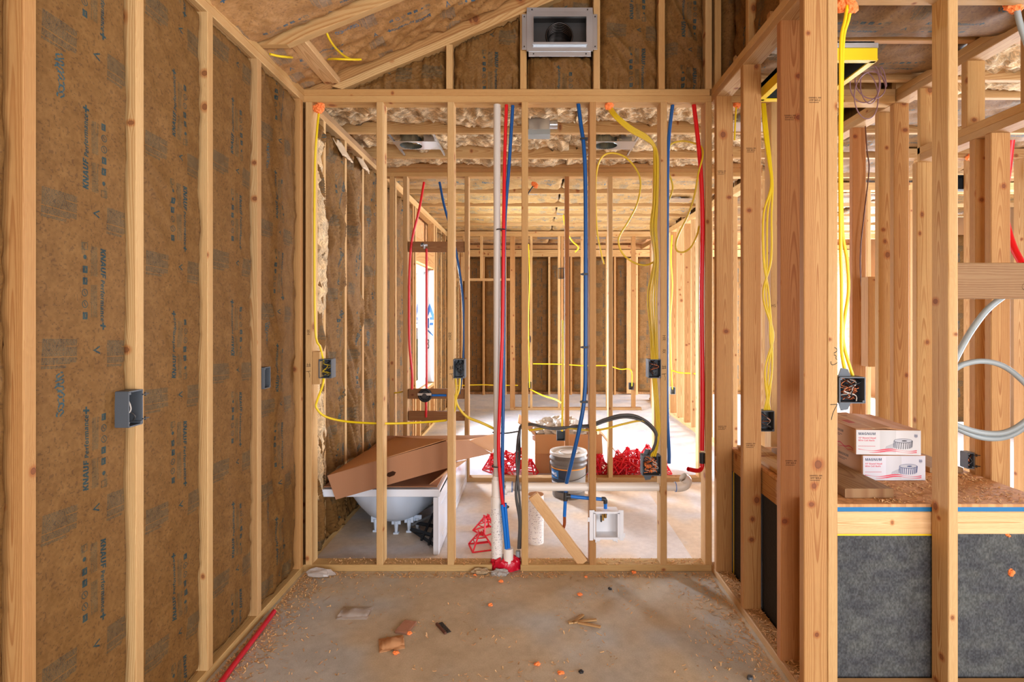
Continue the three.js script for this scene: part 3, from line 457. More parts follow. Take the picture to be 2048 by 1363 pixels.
hall('wall_stud', 'tall hall wall stud full of small knots left of the pale jack stud', 'stud', 0, HT - 2 * st, 3.19, 3.19 + st, 'orange', 4);
hall('wall_stud', 'doubled hall corner stud behind the stacked nail boxes', 'stud', 0, HT - 2 * st, 3.33, 3.33 + st, 'pale', 2);
hall('wall_stud', 'deep red hall stud with the thin brown wire running down it', 'stud', 0, HT - 2 * st, 3.6, 3.6 + st, 'red', 3);
board('blocking', 'short rough block nailed beside the deep red hall stud', 'board', X3 + .03, X3 + .085, 1.15, 1.72, 3.48, 3.56, 'orange', null, 4);
hall('wall_stud', 'thin bright stud far back in the hall behind the bundle of yellow cable', 'stud', 0, HT - 2 * st, 4.1, 4.1 + st, 'white', 5);
// ───────────── second stud wall, behind the bathroom ─────────────
const D2 = 4.87, D2b = D2 + sw;
board('wall_plate', 'lower top plate of the second stud wall behind the bathroom', 'plate', XL, 2.05, HT - 2 * st, HT - st, D2, D2b, 'yellow', null, 0);
board('wall_plate', 'upper top plate of the second stud wall behind the bathroom', 'plate', XL, 2.05, HT - st, HT, D2, D2b, 'orange', null, 3);
board('wall_plate', 'third plate stacked on the second stud wall below the ceiling batts', 'plate', XL, 2.05, HT + .001, HT + st, D2, D2b, 'orange', null, 1);
board('bottom_plate', 'sole plate of the second stud wall behind the bucket and the red spacers', 'plate', -.585, 1.53, 0, st, D2, D2b, 'tan', null, 4);
[[779, 'pale', 'pale first stud of the second stud wall by the outside wall'], [806, 'tan', 'stud of the second wall at the left end of the shower blocking boards'], [929, 'tan', 'stud of the second wall at the right end of the shower blocking boards'], [1130, 'red', 'dark reddish stud of the second wall rising above the cardboard box'], [1217, 'pale', 'stud of the second wall rising through the pile of red spacers'], [1308, 'pale', 'stud of the second wall behind the thick bundle of yellow cables'], [1397, 'pale', 'end stud of the second wall just left of the long red pipe']]
  .forEach(([px, t, l], i) => { const x = studX(px, D2); board('wall_stud', l, 'stud', x, x + st, i > 1 ? st : 0, HT - 2 * st, D2, D2b, t, null, i); });
[[482, 503, 'uppermost', 0], [778, 798, 'middle', 2], [823, 842, 'lowest', 4]].forEach(([y0, y1, w, k]) => board('shower_blocking', w + ' dark stained blocking board for the shower pipes in the second wall', 'board', at(816, 0, D2).x, at(928, 0, D2).x, at(0, y1, D2).y, at(0, y0, D2).y, D2 + .02, D2 + .02 + st, 'brown', null, k));

// third stud wall with doorways
const D3 = 8.55, D3b = D3 + sw, g3 = 'studs of the third wall far back';
board('wall_plate', 'lower top plate of the far third stud wall', 'plate', XL, 2.05, HT - 2 * st, HT - st, D3, D3b, 'yellow', null, 2);
board('wall_plate', 'upper top plate of the far third stud wall', 'plate', XL, 2.05, HT - st, HT, D3, D3b, 'pale', null, 5);
board('bottom_plate', 'pale sole plate of the far third stud wall on the bright floor', 'plate', studX(1020, D3), 1.72, 0, st, D3, D3b, 'tan', null, 0);
[[1020, 2], [1060, 1], [1116, 1], [1122, 1], [1162, 1], [1213, 1.4], [1264, 1.5], [1304, 1]].forEach(([px, n], i) => { const x = studX(px, D3); board('wall_stud', 'bright stud of the third wall before the dark far insulation, ' + ORD[i] + ' from the left', 'stud', x, x + st * n, st, HT - 2 * st, D3, D3b, i % 3 ? 'pale' : 'orange', g3, i); });
board('opening_header', 'thin flat header of the far doorway, left of the white drain pipe', 'header', studX(908, D3), studX(1020, D3), EYE + 69 * D3 / F, EYE + 69 * D3 / F + st, D3, D3b, 'pale', null, 1);
[[960, 1], [925, .8]].forEach(([px, n], i) => board('cripple_stud', ['right', 'left'][i] + ' short stud above the far doorway header', 'stud', studX(px, D3), studX(px, D3) + st * n, EYE + 69 * D3 / F + st, HT - 2 * st, D3, D3b, 'pale', 'cripple studs over the far doorway', 2));
board('wall_stud', 'far doorway stud behind the second wall at the end of the blocking boards', 'stud', studX(904, D3), studX(904, D3) + st, 0, HT - 2 * st, D3, D3b, 'orange', null, 2);

// partition along the right of the window room
const X5 = 2.06, g5 = 'studs of the partition receding on the right';
[5.0, 5.32, 5.72, 6.12, 6.5, 6.84, 7.06, 7.38, 7.73, 8.1, 8.45, 8.8, 9.15, 9.5].forEach((d, i) => board('wall_stud', 'knotty stud of the receding partition on the right, ' + ORD[i] + ' going away', 'stud', X5, X5 + sw, st, HT - 2 * st, d, d + st, i % 2 ? 'orange' : 'pale', g5, i));
board('bottom_plate', 'sole plate of the receding partition on the bright floor', 'plate', X5, X5 + sw, 0, st, 4.96, 9.6, 'white', null, 3);
board('wall_plate', 'top plates of the receding partition on the right', 'plate', X5, X5 + sw, HT - 2 * st, HT, 4.97, 10.2, 'yellow', null, 1);

// far insulated wall
const D6 = 10.2, g6 = 'studs of the farthest wall', g6b = 'kraft batts of the farthest wall';
const farBatts = [0, 1, 2].map(i => battGeo(.366, 2.5, { nu: 12, nv: 60, wrinkle: .006, bulge: .01 }));
for (let i = 0; i < 17; i++) {
  const x = XL + i * .4064;
  board('wall_stud', 'stud between the dark batts of the farthest wall, ' + ORD[i] + ' from the left', 'stud', x, x + st, 0, 2.56, D6, D6 + sw, i % 2 ? 'orange' : 'pale', g6, i);
  batt('dark printed kraft batt of the farthest wall, ' + ORD[i] + ' from the left', farBatts[i % 3], kraftMats[i % 3], V(x + st + .184, .05, -(D6 + .05)), XP, YP, ZP, g6b);
}
board('opening_header', 'long wooden header strip across the top of the farthest wall', 'header', XL, 6.1, 2.565, 2.69, D6 - .01, D6 + .06, 'yellow', null, 2);
board('wall_plate', 'top plate of the farthest wall under the ceiling', 'plate', XL, 6.1, HT - 2 * st, HT, D6, D6 + sw, 'orange', null, 3);
{ const m = new THREE.Mesh(bx(.11, 2.5, .012), osbMat); const p = m.geometry.attributes.uv; m.position.set(studX(1259, D6), 1.28, -(D6 - .008)); add(m, 'strand_board', 'narrow strip of strand board at the right end of the farthest wall', 'board'); }
{ // bright-framed wing at the right, beyond the hall
  const gw = 'studs of the hall back rooms', gb = 'kraft batts seen past the tall lone stud';
  for (const [x, d, t, l] of [[3.3, 5.4, 'pale', 'first stud of the farther partition behind the hall'], [3.72, 5.4, 'orange', 'second stud of the farther partition behind the hall'], [4.1, 5.4, 'pale', 'third stud of the farther partition behind the hall'], [4.52, 5.4, 'pale', 'fourth stud of the farther partition behind the hall'], [3.05, 4.3, 'pale', 'first stud of the nearer partition behind the hall'], [3.45, 4.3, 'tan', 'second stud of the nearer partition behind the hall'], [3.85, 4.3, 'tan', 'third stud of the nearer partition behind the hall']]) board('wall_stud', l, 'stud', x, x + st, 0, HT - 2 * st, d, d + sw, t, gw);
  board('wall_plate', 'top plates of the room behind the hall', 'plate', 2.6, 5.4, HT - 2 * st, HT, 5.4, 5.4 + sw, 'yellow', null, 1);
  board('wall_plate', 'top plates of the nearer partition behind the hall', 'plate', 2.9, 4.6, HT - 2 * st, HT, 4.3, 4.3 + sw, 'tan', null, 3);
  for (const [i, x] of [5.2, 5.6, 6.0].entries()) { board('wall_stud', 'stud of the insulated wall far behind the hall, ' + ORD[i] + ' from the left', 'stud', x - .03, x + .008, 0, HT - 2 * st, 7.3, 7.3 + sw, 'pale', 'studs of the insulated hall end wall'); if (i < 2) batt('kraft batt far behind the hall on the right, ' + ORD[i] + ' from the left', farBatts[1], kraftMats[1], V(x + (i > 1 ? .1 : .2), .05, -7.35), XP, YP, ZP, gb); }
}

// ───────────── ceiling joists and ceiling batts ─────────────
const JD = [3.30, 3.935, 4.558, 5.2, 5.89, 6.61, 7.28, 7.97, 8.72, 9.4];
const jl = ['ceiling joist right behind the near wall top plate', 'first ceiling joist of the bathroom, above the left recessed light', 'second ceiling joist of the bathroom, behind the recessed lights', 'ceiling joist just behind the second stud wall'];
JD.forEach((d, i) => {
  board('ceiling_joist', jl[i] ?? 'ceiling joist of the window room, ' + ORD[i - 4] + ' behind the second stud wall', 'joist', -1.395, 2.1, HT, HT + .14, d, d + st, i === 3 ? 'orange' : 'pale', i > 3 ? 'ceiling joists of the window room' : null, i);
  board('ceiling_joist', 'ceiling joist over the rooms behind the hall, ' + ORD[i] + ' going away', 'joist', 2.19, 6.15, HT, HT + .14, d, d + st, 'tan', 'ceiling joists behind the hall', i + 1);
});
board('ceiling_joist', 'ceiling joist of the hall above the yellow-edged duct box', 'joist', 1.135, 6.15, HT, HT + .14, 2.61, 2.61 + st, 'orange', null, 2);
board('ceiling_joist', 'ceiling joist of the hall lying close to the hall top plates', 'joist', 1.135, 6.15, HT, HT + .14, 3.05, 3.05 + st, 'tan', null, 4);
function ceilBatt(l, geo, mat, x, d0, d1, y, group) { return batt(l, geo, mat, V(x, y, -(d0 + d1) / 2), ZM, XP, YM, group); }
const fl = ['lumpy pink glass wool in the first bathroom ceiling bay behind the near wall', 'lumpy pink glass wool around the recessed lights in the second bathroom ceiling bay', 'thin roll of pink glass wool above the second stud wall'];
[[3.34, 3.933, .03], [3.975, 4.556, .05], [4.6, 4.90, .012]].forEach(([a, b, y], i) => {
  ceilBatt(fl[i] + ', left half', fluffGeo(b - a, 1.70, { amp: .05, depth: .07 }), fluffMat, -1.39, a, b, HT + y + .03);
  ceilBatt(fl[i] + ', right half', fluffGeo(b - a, 1.76, { amp: .05, depth: .07 }), fluffMat, .305, a, b, HT + y + .03);
});
const cb = [0, 1, 2].map(() => battGeo(.6, 1.7, { wrinkle: .012, fs: .6, bulge: .05, recess: .05, nu: 22, nv: 60, depth: .09 }));
const gcb = 'lit-toned kraft ceiling batts of the window room', gcb2 = 'kraft ceiling batts over the rooms behind the hall';
[[5.24, 5.88], [5.93, 6.6], [6.65, 7.27], [7.32, 7.96], [8.01, 8.7], [8.76, 9.39], [9.44, 10.2]].forEach(([a, b], i) => {
  for (const [k, x] of [[0, -1.39], [1, .33]]) { const o = ceilBatt('lit-toned kraft ceiling batt of the window room, ' + ORD[i] + ' bay, ' + (k ? 'right' : 'left') + ' half', cb[(i + k) % 3], i < 6 ? litCreamKraft[(i + k) % 3] : litKraft[(i + k) % 3], x, a, b, HT + .055, gcb); o.scale.x = (b - a) / .6; }
});
[[3.34, 3.93], [3.98, 4.55], [4.6, 5.19], [5.24, 5.88], [5.93, 6.6], [6.65, 7.27], [7.32, 7.96], [8.01, 8.7]].forEach(([a, b], i) => { for (const x of [2.2, 3.95]) { const o = ceilBatt('kraft ceiling batt behind the hall, ' + ORD[i] + ' bay, ' + (x > 3 ? 'right' : 'left') + ' half', cb[i % 3], kraftMats[i % 3], x, a, b, HT + .055, gcb2); o.scale.x = (b - a) / .6; } });
ceilBatt('sagging printed kraft ceiling batt over the near end of the hall', battGeo(.42, 1.0, { bulge: .09, wrinkle: .004, fs: .6, recess: .03, vo: .15 }), kraftMats[1], 1.16, 2.2, 2.6, HT + .04);
ceilBatt('printed kraft ceiling batt above the coil of purple wire', battGeo(.4, 1.0, { bulge: .06, wrinkle: .005, fs: .6, recess: .03, vo: .62 }), kraftMats[0], 1.16, 2.65, 3.05, HT + .05);
ceilBatt('dark kraft ceiling batt beyond the hall wall in the upper right corner', battGeo(.42, 1.7, { bulge: .07, wrinkle: .006, fs: .6, vo: .4 }), kraftMats[2], 2.3, 2.2, 2.6, HT + .05);
ceilBatt('brownish unfaced glass wool beyond the hall header on the right', fluffGeo(.62, 1.8, { amp: .05 }), fluffMat, 2.25, 2.65, 3.29, HT + .05);

// torn wool in the bathroom corner and hanging paper
{ const m = new THREE.Mesh(fluffGeo(.15, 2.2, { amp: .028, nu: 18, nv: 150, depth: .05 }), fluffMat); batt('torn pink glass wool hanging beside the corner stud in the bathroom', m.geometry, fluffMat, V(XL + .02, .35, -3.39), ZM, YP, XP); }
[[.2, .13, 2.66, -3.72, litKraft[0], 'pale torn paper flap hanging just under the bathroom top plate'], [.16, .1, 2.66, -4.14, litKraft[2], 'smaller torn paper flap under the bathroom top plate, farther back']].forEach(([w, h, y, z, mt, l]) => { const m = new THREE.Mesh(battGeo(w, h, { nu: 14, nv: 12, wrinkle: .006, depth: .004, recess: 0, bulge: .015, roll: 0, endRec: 0 }), new THREE.MeshStandardMaterial({ color: lin(200, 174, 142), roughness: .6 })); orient(m, V(-1.24, y - h, z), ZM, V(-.5, .86, 0), V(.86, .5, 0)); add(m, 'paper_flap', l, 'paper'); });
// ───────────── pipes ─────────────
const DM = D1 + .045;
function run(name, label, cat, pts, r, mat, group, o = {}) { // a pipe or cable through picture points [px, py, depth]
  const P = pts.map(([x, y, d]) => at(x, y, d ?? DM)), b = P[0].clone(), g = tube(P.map(p => p.clone().sub(b)), r, o.seg, o.rad ?? 7);
  const m = new THREE.Mesh(g, mat); m.position.copy(b); return add(m, name, label, cat, group);
}
function cyl(r0, r1, h, y = 0, seg = 24) { const g = new THREE.CylinderGeometry(r1, r0, h, seg); g.translate(0, y + h / 2, 0); return g; }
{ // vertical drain
  const g = new THREE.Group(), x = at(994, 0, DM).x; g.position.set(x, 0, -DM);
  part(g, 'riser', cyl(.0205, .0205, 2.705 - .52, .52), M.pvcGrey, 'greyish upper riser');
  part(g, 'fitting', merged([cyl(.026, .026, .05, .49), cyl(.031, .031, .10, .42), cyl(.034, .036, .06, .36)]), M.pvc, 'white tee fitting');
  part(g, 'speckled_pipe', cyl(.033, .034, .36, .0), speckPvc, 'white pipe with dark specks');
  part(g, 'hub', (() => { const h = cyl(.027, .027, .05); h.rotateZ(-Math.PI / 2); h.translate(.01, .455, 0); return h; })(), M.pvc);
  add(g, 'drain_pipe', 'vertical white drain pipe running from the floor through the top plate', 'pipe');
}
{ // horizontal waste
  const g = new THREE.Group(), a = at(1012, 973, DM); g.position.copy(a); const L = at(1352, 0, DM).x - a.x;
  const p = cyl(.0235, .0235, L, 0); p.rotateZ(-Math.PI / 2); part(g, 'pipe', p, M.pvc);
  const c = cyl(.031, .031, .035); c.rotateZ(-Math.PI / 2); part(g, 'collar', c, M.pvc);
  const bl = cyl(.0312, .0312, .004); bl.rotateZ(-Math.PI / 2); bl.translate(.034, 0, 0); part(g, 'glue_ring', bl, M.blueBright);
  const e = tube([V(L - .01, 0, 0), V(L + .022, 0, 0), V(L + .052, .012, .004), V(L + .06, .04, .012), V(L + .035, .062, .02)], .0285, 24, 14); part(g, 'elbow', e, M.pvc, 'cream elbow');
  const bl2 = cyl(.0292, .0292, .004); bl2.rotateZ(-Math.PI / 2); bl2.translate(L - .006, 0, 0); part(g, 'glue_ring', bl2, M.blueBright);
  add(g, 'waste_pipe', 'horizontal white waste pipe crossing three near wall studs, elbow at its right end', 'pipe');
}
run('water_pipe', 'red water pipe hanging beside the white drain pipe', 'pipe', [[1013, 203, DM], [1009, 330, DM - .01], [1007, 480, DM - .03], [1005, 650, DM - .045], [1000, 800, DM - .045], [997, 900, DM - .045], [1003, 985, DM - .045], [1007, 1012, DM - .045]], .0105, M.red);
run('water_pipe', 'blue water pipe running down behind the red one at the drain pipe', 'pipe', [[1026, 203, DM + .01], [1018, 330, DM + .01], [1009, 460, DM], [1008, 640, DM - .02], [1007, 780, DM - .02], [1005, 900, DM - .03], [1006, 1010, DM - .035]], .0105, M.blue);
run('water_pipe', 'left of two bright blue pipe ends entering the white floor sleeve', 'pipe', [[1004, 1008, DM - .05], [1009, 1055, DM - .05], [1013, 1100, DM - .04]], .0105, M.blueBright);
run('water_pipe', 'right of two bright blue pipe ends entering the white floor sleeve', 'pipe', [[1010, 1006, DM - .035], [1014, 1055, DM - .035], [1018, 1100, DM - .03]], .0105, M.blueBright);
run('water_pipe', 'long blue pipe crossing the reddish near wall stud down to the white outlet box', 'pipe', [[1156, 203, DM - .01], [1161, 245, DM - .03], [1168, 300, DM - .06], [1171, 400, DM - .06], [1171, 700, DM - .06], [1169, 790, DM - .06], [1160, 850, DM - .06], [1144, 920, DM - .04], [1133, 965, DM], [1131, 990, DM]], .012, M.blue);
{ const w = scene.children[scene.children.length - 1]; for (const [x, y, d] of [[1169, 278, DM - .05], [1170, 548, DM - .06], [1170, 694, DM - .06], [1169, 803, DM - .06]]) { const c = at(x, y, d).sub(w.position); part(w, 'pipe_clip', merged([bx(.036, .012, .03, 0, c.y, c.z).translate(c.x, 0, 0), bx(.012, .008, .02, c.x - .02, c.y, c.z)]), M.black, 'black clip'); } }
run('water_pipe', 'blue pipe at the stud with marker letters, right of the yellow bundle', 'pipe', [[1346, 203, DM], [1338, 270, DM + .02], [1335, 340, DM + .02], [1334, 560, DM + .02], [1334, 800, DM + .02], [1338, 900, DM + .02], [1338, 926, DM + .02]], .011, M.blue);
run('water_pipe', 'long red pipe beside the end stud of the near wall, bent at its foot', 'pipe', [[1387, 203, DM], [1396, 280, DM - .02], [1402, 350, DM - .03], [1405, 450, DM - .03], [1403, 600, DM - .03], [1405, 780, DM - .03], [1404, 900, DM - .03]], .0125, M.red);
{ const g = new THREE.Group(); g.position.copy(at(1404, 905, DM - .03)); part(g, 'sleeve', cyl(.015, .015, .06, -.06, 14), M.black); part(g, 'elbow', tube([V(0, -.05, 0), V(-.003, -.085, .005), V(-.03, -.098, .02), V(-.095, -.08, .05)], .0125, 20, 10), M.red); add(g, 'pipe_elbow', 'red bent pipe end with black sleeve at the foot of the long red pipe', 'pipe'); }
{ // supply branch: tee, stub and line to the outlet box
  const g = new THREE.Group(), b = at(1131, 992, DM); g.position.copy(b); const Q = (x, y) => at(x, y, DM).sub(b);
  part(g, 'tee', merged([cyl(.014, .014, .05, -.025, 12), (() => { const c = cyl(.014, .014, .03, 0, 12); c.rotateZ(-Math.PI / 2); return c; })()]), M.metalDark);
  part(g, 'drop_pipe', tube([Q(1131, 992), Q(1130, 1012), Q(1129, 1032)], .0105), M.blueBright);
  part(g, 'copper_stub', tube([Q(1129, 1030), Q(1129, 1046), Q(1127, 1055)], .0095), M.copper, 'copper stub');
  part(g, 'branch_pipe', tube([Q(1131, 991), Q(1170, 995), Q(1207, 998)], .0105), M.blueBright);
  part(g, 'elbow', tube([Q(1203, 997), Q(1210, 998), Q(1211, 1006)], .0125, 10, 8), M.metalDark);
  part(g, 'riser', tube([Q(1211, 1003), Q(1211, 1028)], .0105), M.blueBright);
  add(g, 'supply_branch', 'short blue branch pipe with tee, copper stub and elbow under the waste pipe', 'pipe');
}
{ // white outlet box
  const b = at(1213, 1083, D1 - .015), g = new THREE.Group(); g.position.copy(b); const s = D1 / F, w = 48 * s, h = 50 * s, y0 = 8 * s, d = .09, t = .006;
  part(g, 'housing', merged([bx(w, t, d, 0, y0, -d / 2), bx(w, t, d, 0, y0 + h, -d / 2), bx(t, h, d, -w / 2, y0 + h / 2, -d / 2), bx(t, h, d, w / 2, y0 + h / 2, -d / 2), bx(w, h, t, 0, y0 + h / 2, -d), bx(w + .01, .012, .006, 0, y0 - .002, .002), bx(w + .01, .012, .006, 0, y0 + h + .002, .002), bx(.012, h, .006, -w / 2, y0 + h / 2, .002), bx(.012, h, .006, w / 2, y0 + h / 2, .002)]), M.white);
  for (const sgn of [-1, 1]) part(g, 'mounting_ear', merged([rbx(.022, h + .03, .006, sgn * (w / 2 + .018), y0 + h / 2, 0, .003), rbx(.03, .026, .005, sgn * (w / 2 + .024), y0 + h * (sgn < 0 ? .72 : .1), -.002, .002), rbx(.03, .016, .005, sgn * (w / 2 + .014), y0 + h + .006, -.003, .002)]), M.white);
  for (const sgn of [-1, 1]) part(g, 'foot', merged([rbx(.026, .018, .05, sgn * w * .36, y0 - .012, -.025), rbx(.008, .026, .04, sgn * w * .44, y0 - .016, -.02)]), M.white);
  part(g, 'valve', merged([cyl(.008, .008, .03, y0 + h - .045, 10), bx(.012, .035, .012, -.012, y0 + h - .05, -.02)]).translate(0, 0, -.045), M.brass, 'brass valve');
  part(g, 'valve_handle', bx(.008, .03, .02, -.026, y0 + h - .05, -.04), M.metalDark);
  add(g, 'outlet_box', 'white plastic water outlet box with ears, fixed beside the reddish near wall stud', 'outlet box');
}
{ // floor penetration
  const x = at(1013, 0, DM).x, g = new THREE.Group(); g.position.set(x + .012, 0, -DM + .03); part(g, 'sleeve', cyl(.029, .029, .12, .01, 18), M.pvc); add(g, 'pipe_sleeve', 'short white sleeve in the floor around the two bright blue pipes', 'pipe');
  const c = new THREE.Mesh(cyl(.016, .014, .09, .01, 14), M.conduit); c.position.set(at(1036, 0, DM).x, 0, -DM); add(c, 'conduit_stub', 'small grey conduit stub at the floor where the dark cables go in', 'pipe');
  const f = new THREE.BufferGeometry(), pos = [], ix = []; const n = 60, rows = 7;
  for (let j = 0; j <= rows; j++) for (let i = 0; i <= n; i++) { const a = i / n * Math.PI * 2, t = j / rows, r = 1 + .13 * N2(Math.cos(a) * 4 + t * 2, Math.sin(a) * 4) - .12 * Math.abs(t - .45) + (j === rows ? -.35 : 0); pos.push(.085 * r * Math.cos(a), .07 * t + .012 * N2(a * 3, 4) * t, .052 * r * Math.sin(a)); }
  for (let j = 0; j < rows; j++) for (let i = 0; i < n; i++) { const q = j * (n + 1) + i; ix.push(q, q + n + 1, q + 1, q + 1, q + n + 1, q + n + 2); }
  f.setAttribute('position', new THREE.Float32BufferAttribute(pos, 3)); f.setIndex(ix); f.computeVertexNormals(); const m = new THREE.Mesh(f, M.tape); m.material.side = THREE.DoubleSide; m.position.set(at(1013, 0, DM).x - .005, .003, -DM + .012); add(m, 'red_film', 'crumpled red plastic film wrapped around the pipes where they leave the floor', 'film');
  const l = new THREE.IcosahedronGeometry(.05, 5), p = l.attributes.position; for (let i = 0; i < p.count; i++) { const v = V(p.getX(i), p.getY(i), p.getZ(i)), k = 1 + .25 * N3(v.x * 30, v.y * 30, v.z * 30); p.setXYZ(i, v.x * k * 1.1, Math.max(0, v.y * k * .55), v.z * k * .6); } l.computeVertexNormals();
  const cm = new THREE.Mesh(l, new THREE.MeshStandardMaterial({ color: lin(172, 166, 158), roughness: .95, bumpMap: fineNoise, bumpScale: .004 })); cm.position.set(at(1000, 0, D1).x, 0, -D1 + .03); add(cm, 'mortar_lump', 'grey lump of mortar at the foot of the drain pipe', 'mortar');
  const sb = new THREE.Group(); sb.position.copy(at(1072, 1084, 3.58)); sb.position.y = 0; part(sb, 'pipe', cyl(.05, .05, .31, 0, 28), speckPvc); part(sb, 'cap', cyl(.05, .05, .004, .31, 28), M.card, 'tan test cap'); add(sb, 'closet_stub', 'short wide white pipe stub with tan cap standing on the bathroom floor', 'pipe');
}
// zip ties
[[998, 459, .04, 'black tie around drain pipe and red pipe, at mid height'], [991, 931, .05, 'black tie around drain pipe and water pipes, above the white fitting'], [1007, 1013, .03, 'black tie where the red pipe meets the bright blue ends']].forEach(([x, y, r, l]) => { const g = new THREE.TorusGeometry(r * .62, .0035, 6, 24); g.rotateX(Math.PI / 2); const m = new THREE.Mesh(g, M.black); m.position.copy(at(x + 4, y, DM - .02)); add(m, 'cable_tie', l, 'tie'); });
// red and blue shower pipes in the second wall
const DS = D2 + .012;
run('water_pipe', 'red shower pipe curving down in front of the blocking boards', 'pipe', [[848, 364, D2 + .04], [838, 420, DS], [824, 480, DS], [819, 540, DS], [818, 620, DS], [819, 690, DS], [824, 745, DS], [824, 778, DS]], .011, M.red);
run('water_pipe', 'blue shower pipe curving down right of the blocking boards', 'pipe', [[879, 364, D2 + .04], [888, 410, DS], [903, 465, DS], [917, 530, DS], [926, 600, DS], [928, 670, DS], [925, 740, DS], [918, 787, DS]], .011, M.blue);
run('water_pipe', 'dark red shower riser between the uppermost and middle blocking boards', 'pipe', [[853, 497, DS], [853, 600, DS], [853, 700, DS], [853, 780, DS]], .0105, M.red);
run('water_pipe', 'short red pipe stub between the middle and lowest blocking boards', 'pipe', [[852, 800, DS], [852, 834, DS]], .0105, M.red);
run('water_pipe', 'short blue pipe on the middle blocking board, right of the valve', 'pipe', [[864, 790, DS], [893, 790, DS]], .0105, M.blueBright);
{ const g = new THREE.Group(); g.position.copy(at(850, 790, D2 - .01)); const c = (r, d, z) => { const q = new THREE.CylinderGeometry(r, r, d, 28); q.rotateX(Math.PI / 2); q.translate(0, 0, z); return q; }; part(g, 'guard', new THREE.TorusGeometry(.05, .012, 8, 28), M.black); part(g, 'body', merged([c(.045, .02, -.01), c(.02, .05, .01)]), M.metalDark); part(g, 'label_strip', bx(.12, .02, .004, 0, .012, .026), M.pvcGrey); for (let i = 0; i < 5; i++) { const q = bx(.006, .045, .006, 0, -.025, .01); q.rotateZ((i - 2) * .5); part(g, 'guard_spoke', q, M.black); } add(g, 'shower_valve', 'round black shower valve on the middle blocking board', 'valve'); }
{ const g = new THREE.Group(); g.position.copy(at(848, 490, D2 + .005)); part(g, 'elbow', tube([V(0, -.03, 0), V(0, 0, 0), V(-.01, .008, .03)], .012, 12, 8), M.metal); part(g, 'ear', bx(.06, .018, .005, 0, .0, -.004), M.metal); add(g, 'drop_ear_elbow', 'shiny shower elbow fixed to the uppermost blocking board', 'fitting'); }

// ───────────── cables ─────────────
const gl = (y) => 'yellow cable ' + y;
run('cable', gl('running down the corner stud to the left electrical box'), 'cable', [[638, 222], [634, 262, 3.15], [630, 330, 3.15], [629, 480, 3.15], [631, 660, 3.15], [640, 692, 3.18], [647, 720]], .0065, M.yellow);
run('cable', gl('hanging from the left box and sagging across to the tub stud box'), 'cable', [[647, 754], [646, 768, 3.2], [634, 802, 3.2], [633, 815, 3.2], [650, 832, 3.22], [690, 842, 3.24], [752, 846], [800, 846, 3.24], [860, 843, 3.24], [893, 840]], .0065, M.yellow);
[[908, 3], [911, -2], [920, 2]].forEach(([x, k], i) => run('cable', gl(['left', 'middle', 'right'][i] + ' one of three leaving the box at the tub apron stud'), 'cable', [[x, 754], [x - k, 780, 3.2], [910 + i, 797, 3.2], i === 0 ? [910, 815, 3.2] : [918, 815, 3.21], i === 0 ? [903, 840, 3.22] : [935, 832 + i, 3.22], ...(i === 0 ? [] : [[962, 843 + i, 3.22], [990, 856 + i, 3.25]])], .0065, M.yellowDim));
// bundle from the orange foam at the centre right
const bun = 'yellow cables of the thick bundle on the stud with marker letters';
for (let i = 0; i < 5; i++) { const o = (i - 2) * 2.1, q = (i % 2) * .012; run('cable', 'yellow cable of the thick bundle from the orange foam down to the lettered stud box', 'cable', [[1218 + o, 213], [1232 + o, 233 - o * .3, 3.16], [1262 + o * .6, 258 - o, 3.14], [1292 + o * .4, 275 - o, 3.14], [1308 + o * .5, 292, 3.15], [1312 + o, 320, 3.16 - q], [1311 + o, 400, 3.16 - q], [1307 + o * 1.4, 455, 3.16 - q], [1312 + o, 520, 3.16 - q], [1304 + o * 2.2, 590, 3.16 - q], [1307 + o * 1.6, 660, 3.16 - q], [1309 + o * 1.5, 719, 3.17]], .0048, M.yellowDim, bun); }
for (let i = 0; i < 3; i++) { const o = (i - 1) * 3; run('cable', 'yellow cable between the lettered stud box and the open junction box', 'cable', [[1309 + o, 755, 3.17], [1312 + o, 790, 3.15], [1316 + o, 850, 3.15], [1313 + o, 885, 3.15], [1306 + o * 1.4, 912, 3.16]], .006, M.yellowDim, 'yellow cables between the two right boxes'); }
run('cable', gl('forming the tall loop in front of the far studs, left of the bundle'), 'cable', [[1208, 528, 3.29], [1202, 505, 3.29], [1194, 460, 3.29], [1191, 380, 3.29], [1195, 335, 3.29], [1206, 312, 3.28], [1225, 306, 3.27], [1250, 314, 3.26], [1272, 338, 3.25], [1281, 366, 3.25], [1275, 405, 3.25], [1258, 440, 3.25], [1241, 468, 3.25], [1237, 485, 3.25], [1246, 508, 3.25], [1268, 525, 3.24], [1292, 530, 3.22], [1310, 522, 3.18]], .0055, M.yellowDim);
run('cable', gl('forming the loop between the blue and the long red pipe'), 'cable', [[1338, 300, 3.27], [1344, 287, 3.26], [1366, 282, 3.24], [1390, 287, 3.22], [1404, 296, 3.19], [1405, 315, 3.16], [1397, 345, 3.15], [1389, 390, 3.15], [1376, 430, 3.16], [1360, 462, 3.18], [1352, 484, 3.2], [1353, 500, 3.21], [1366, 504, 3.22], [1382, 494, 3.22], [1394, 470, 3.22], [1398, 452, 3.24]], .0055, M.yellowDim);
run('cable', gl('short piece bulging right of the upper blue pipe'), 'cable', [[1336, 345, 3.27], [1343, 362, 3.27], [1345, 380, 3.27], [1336, 405, 3.27]], .0055, M.yellowDim);
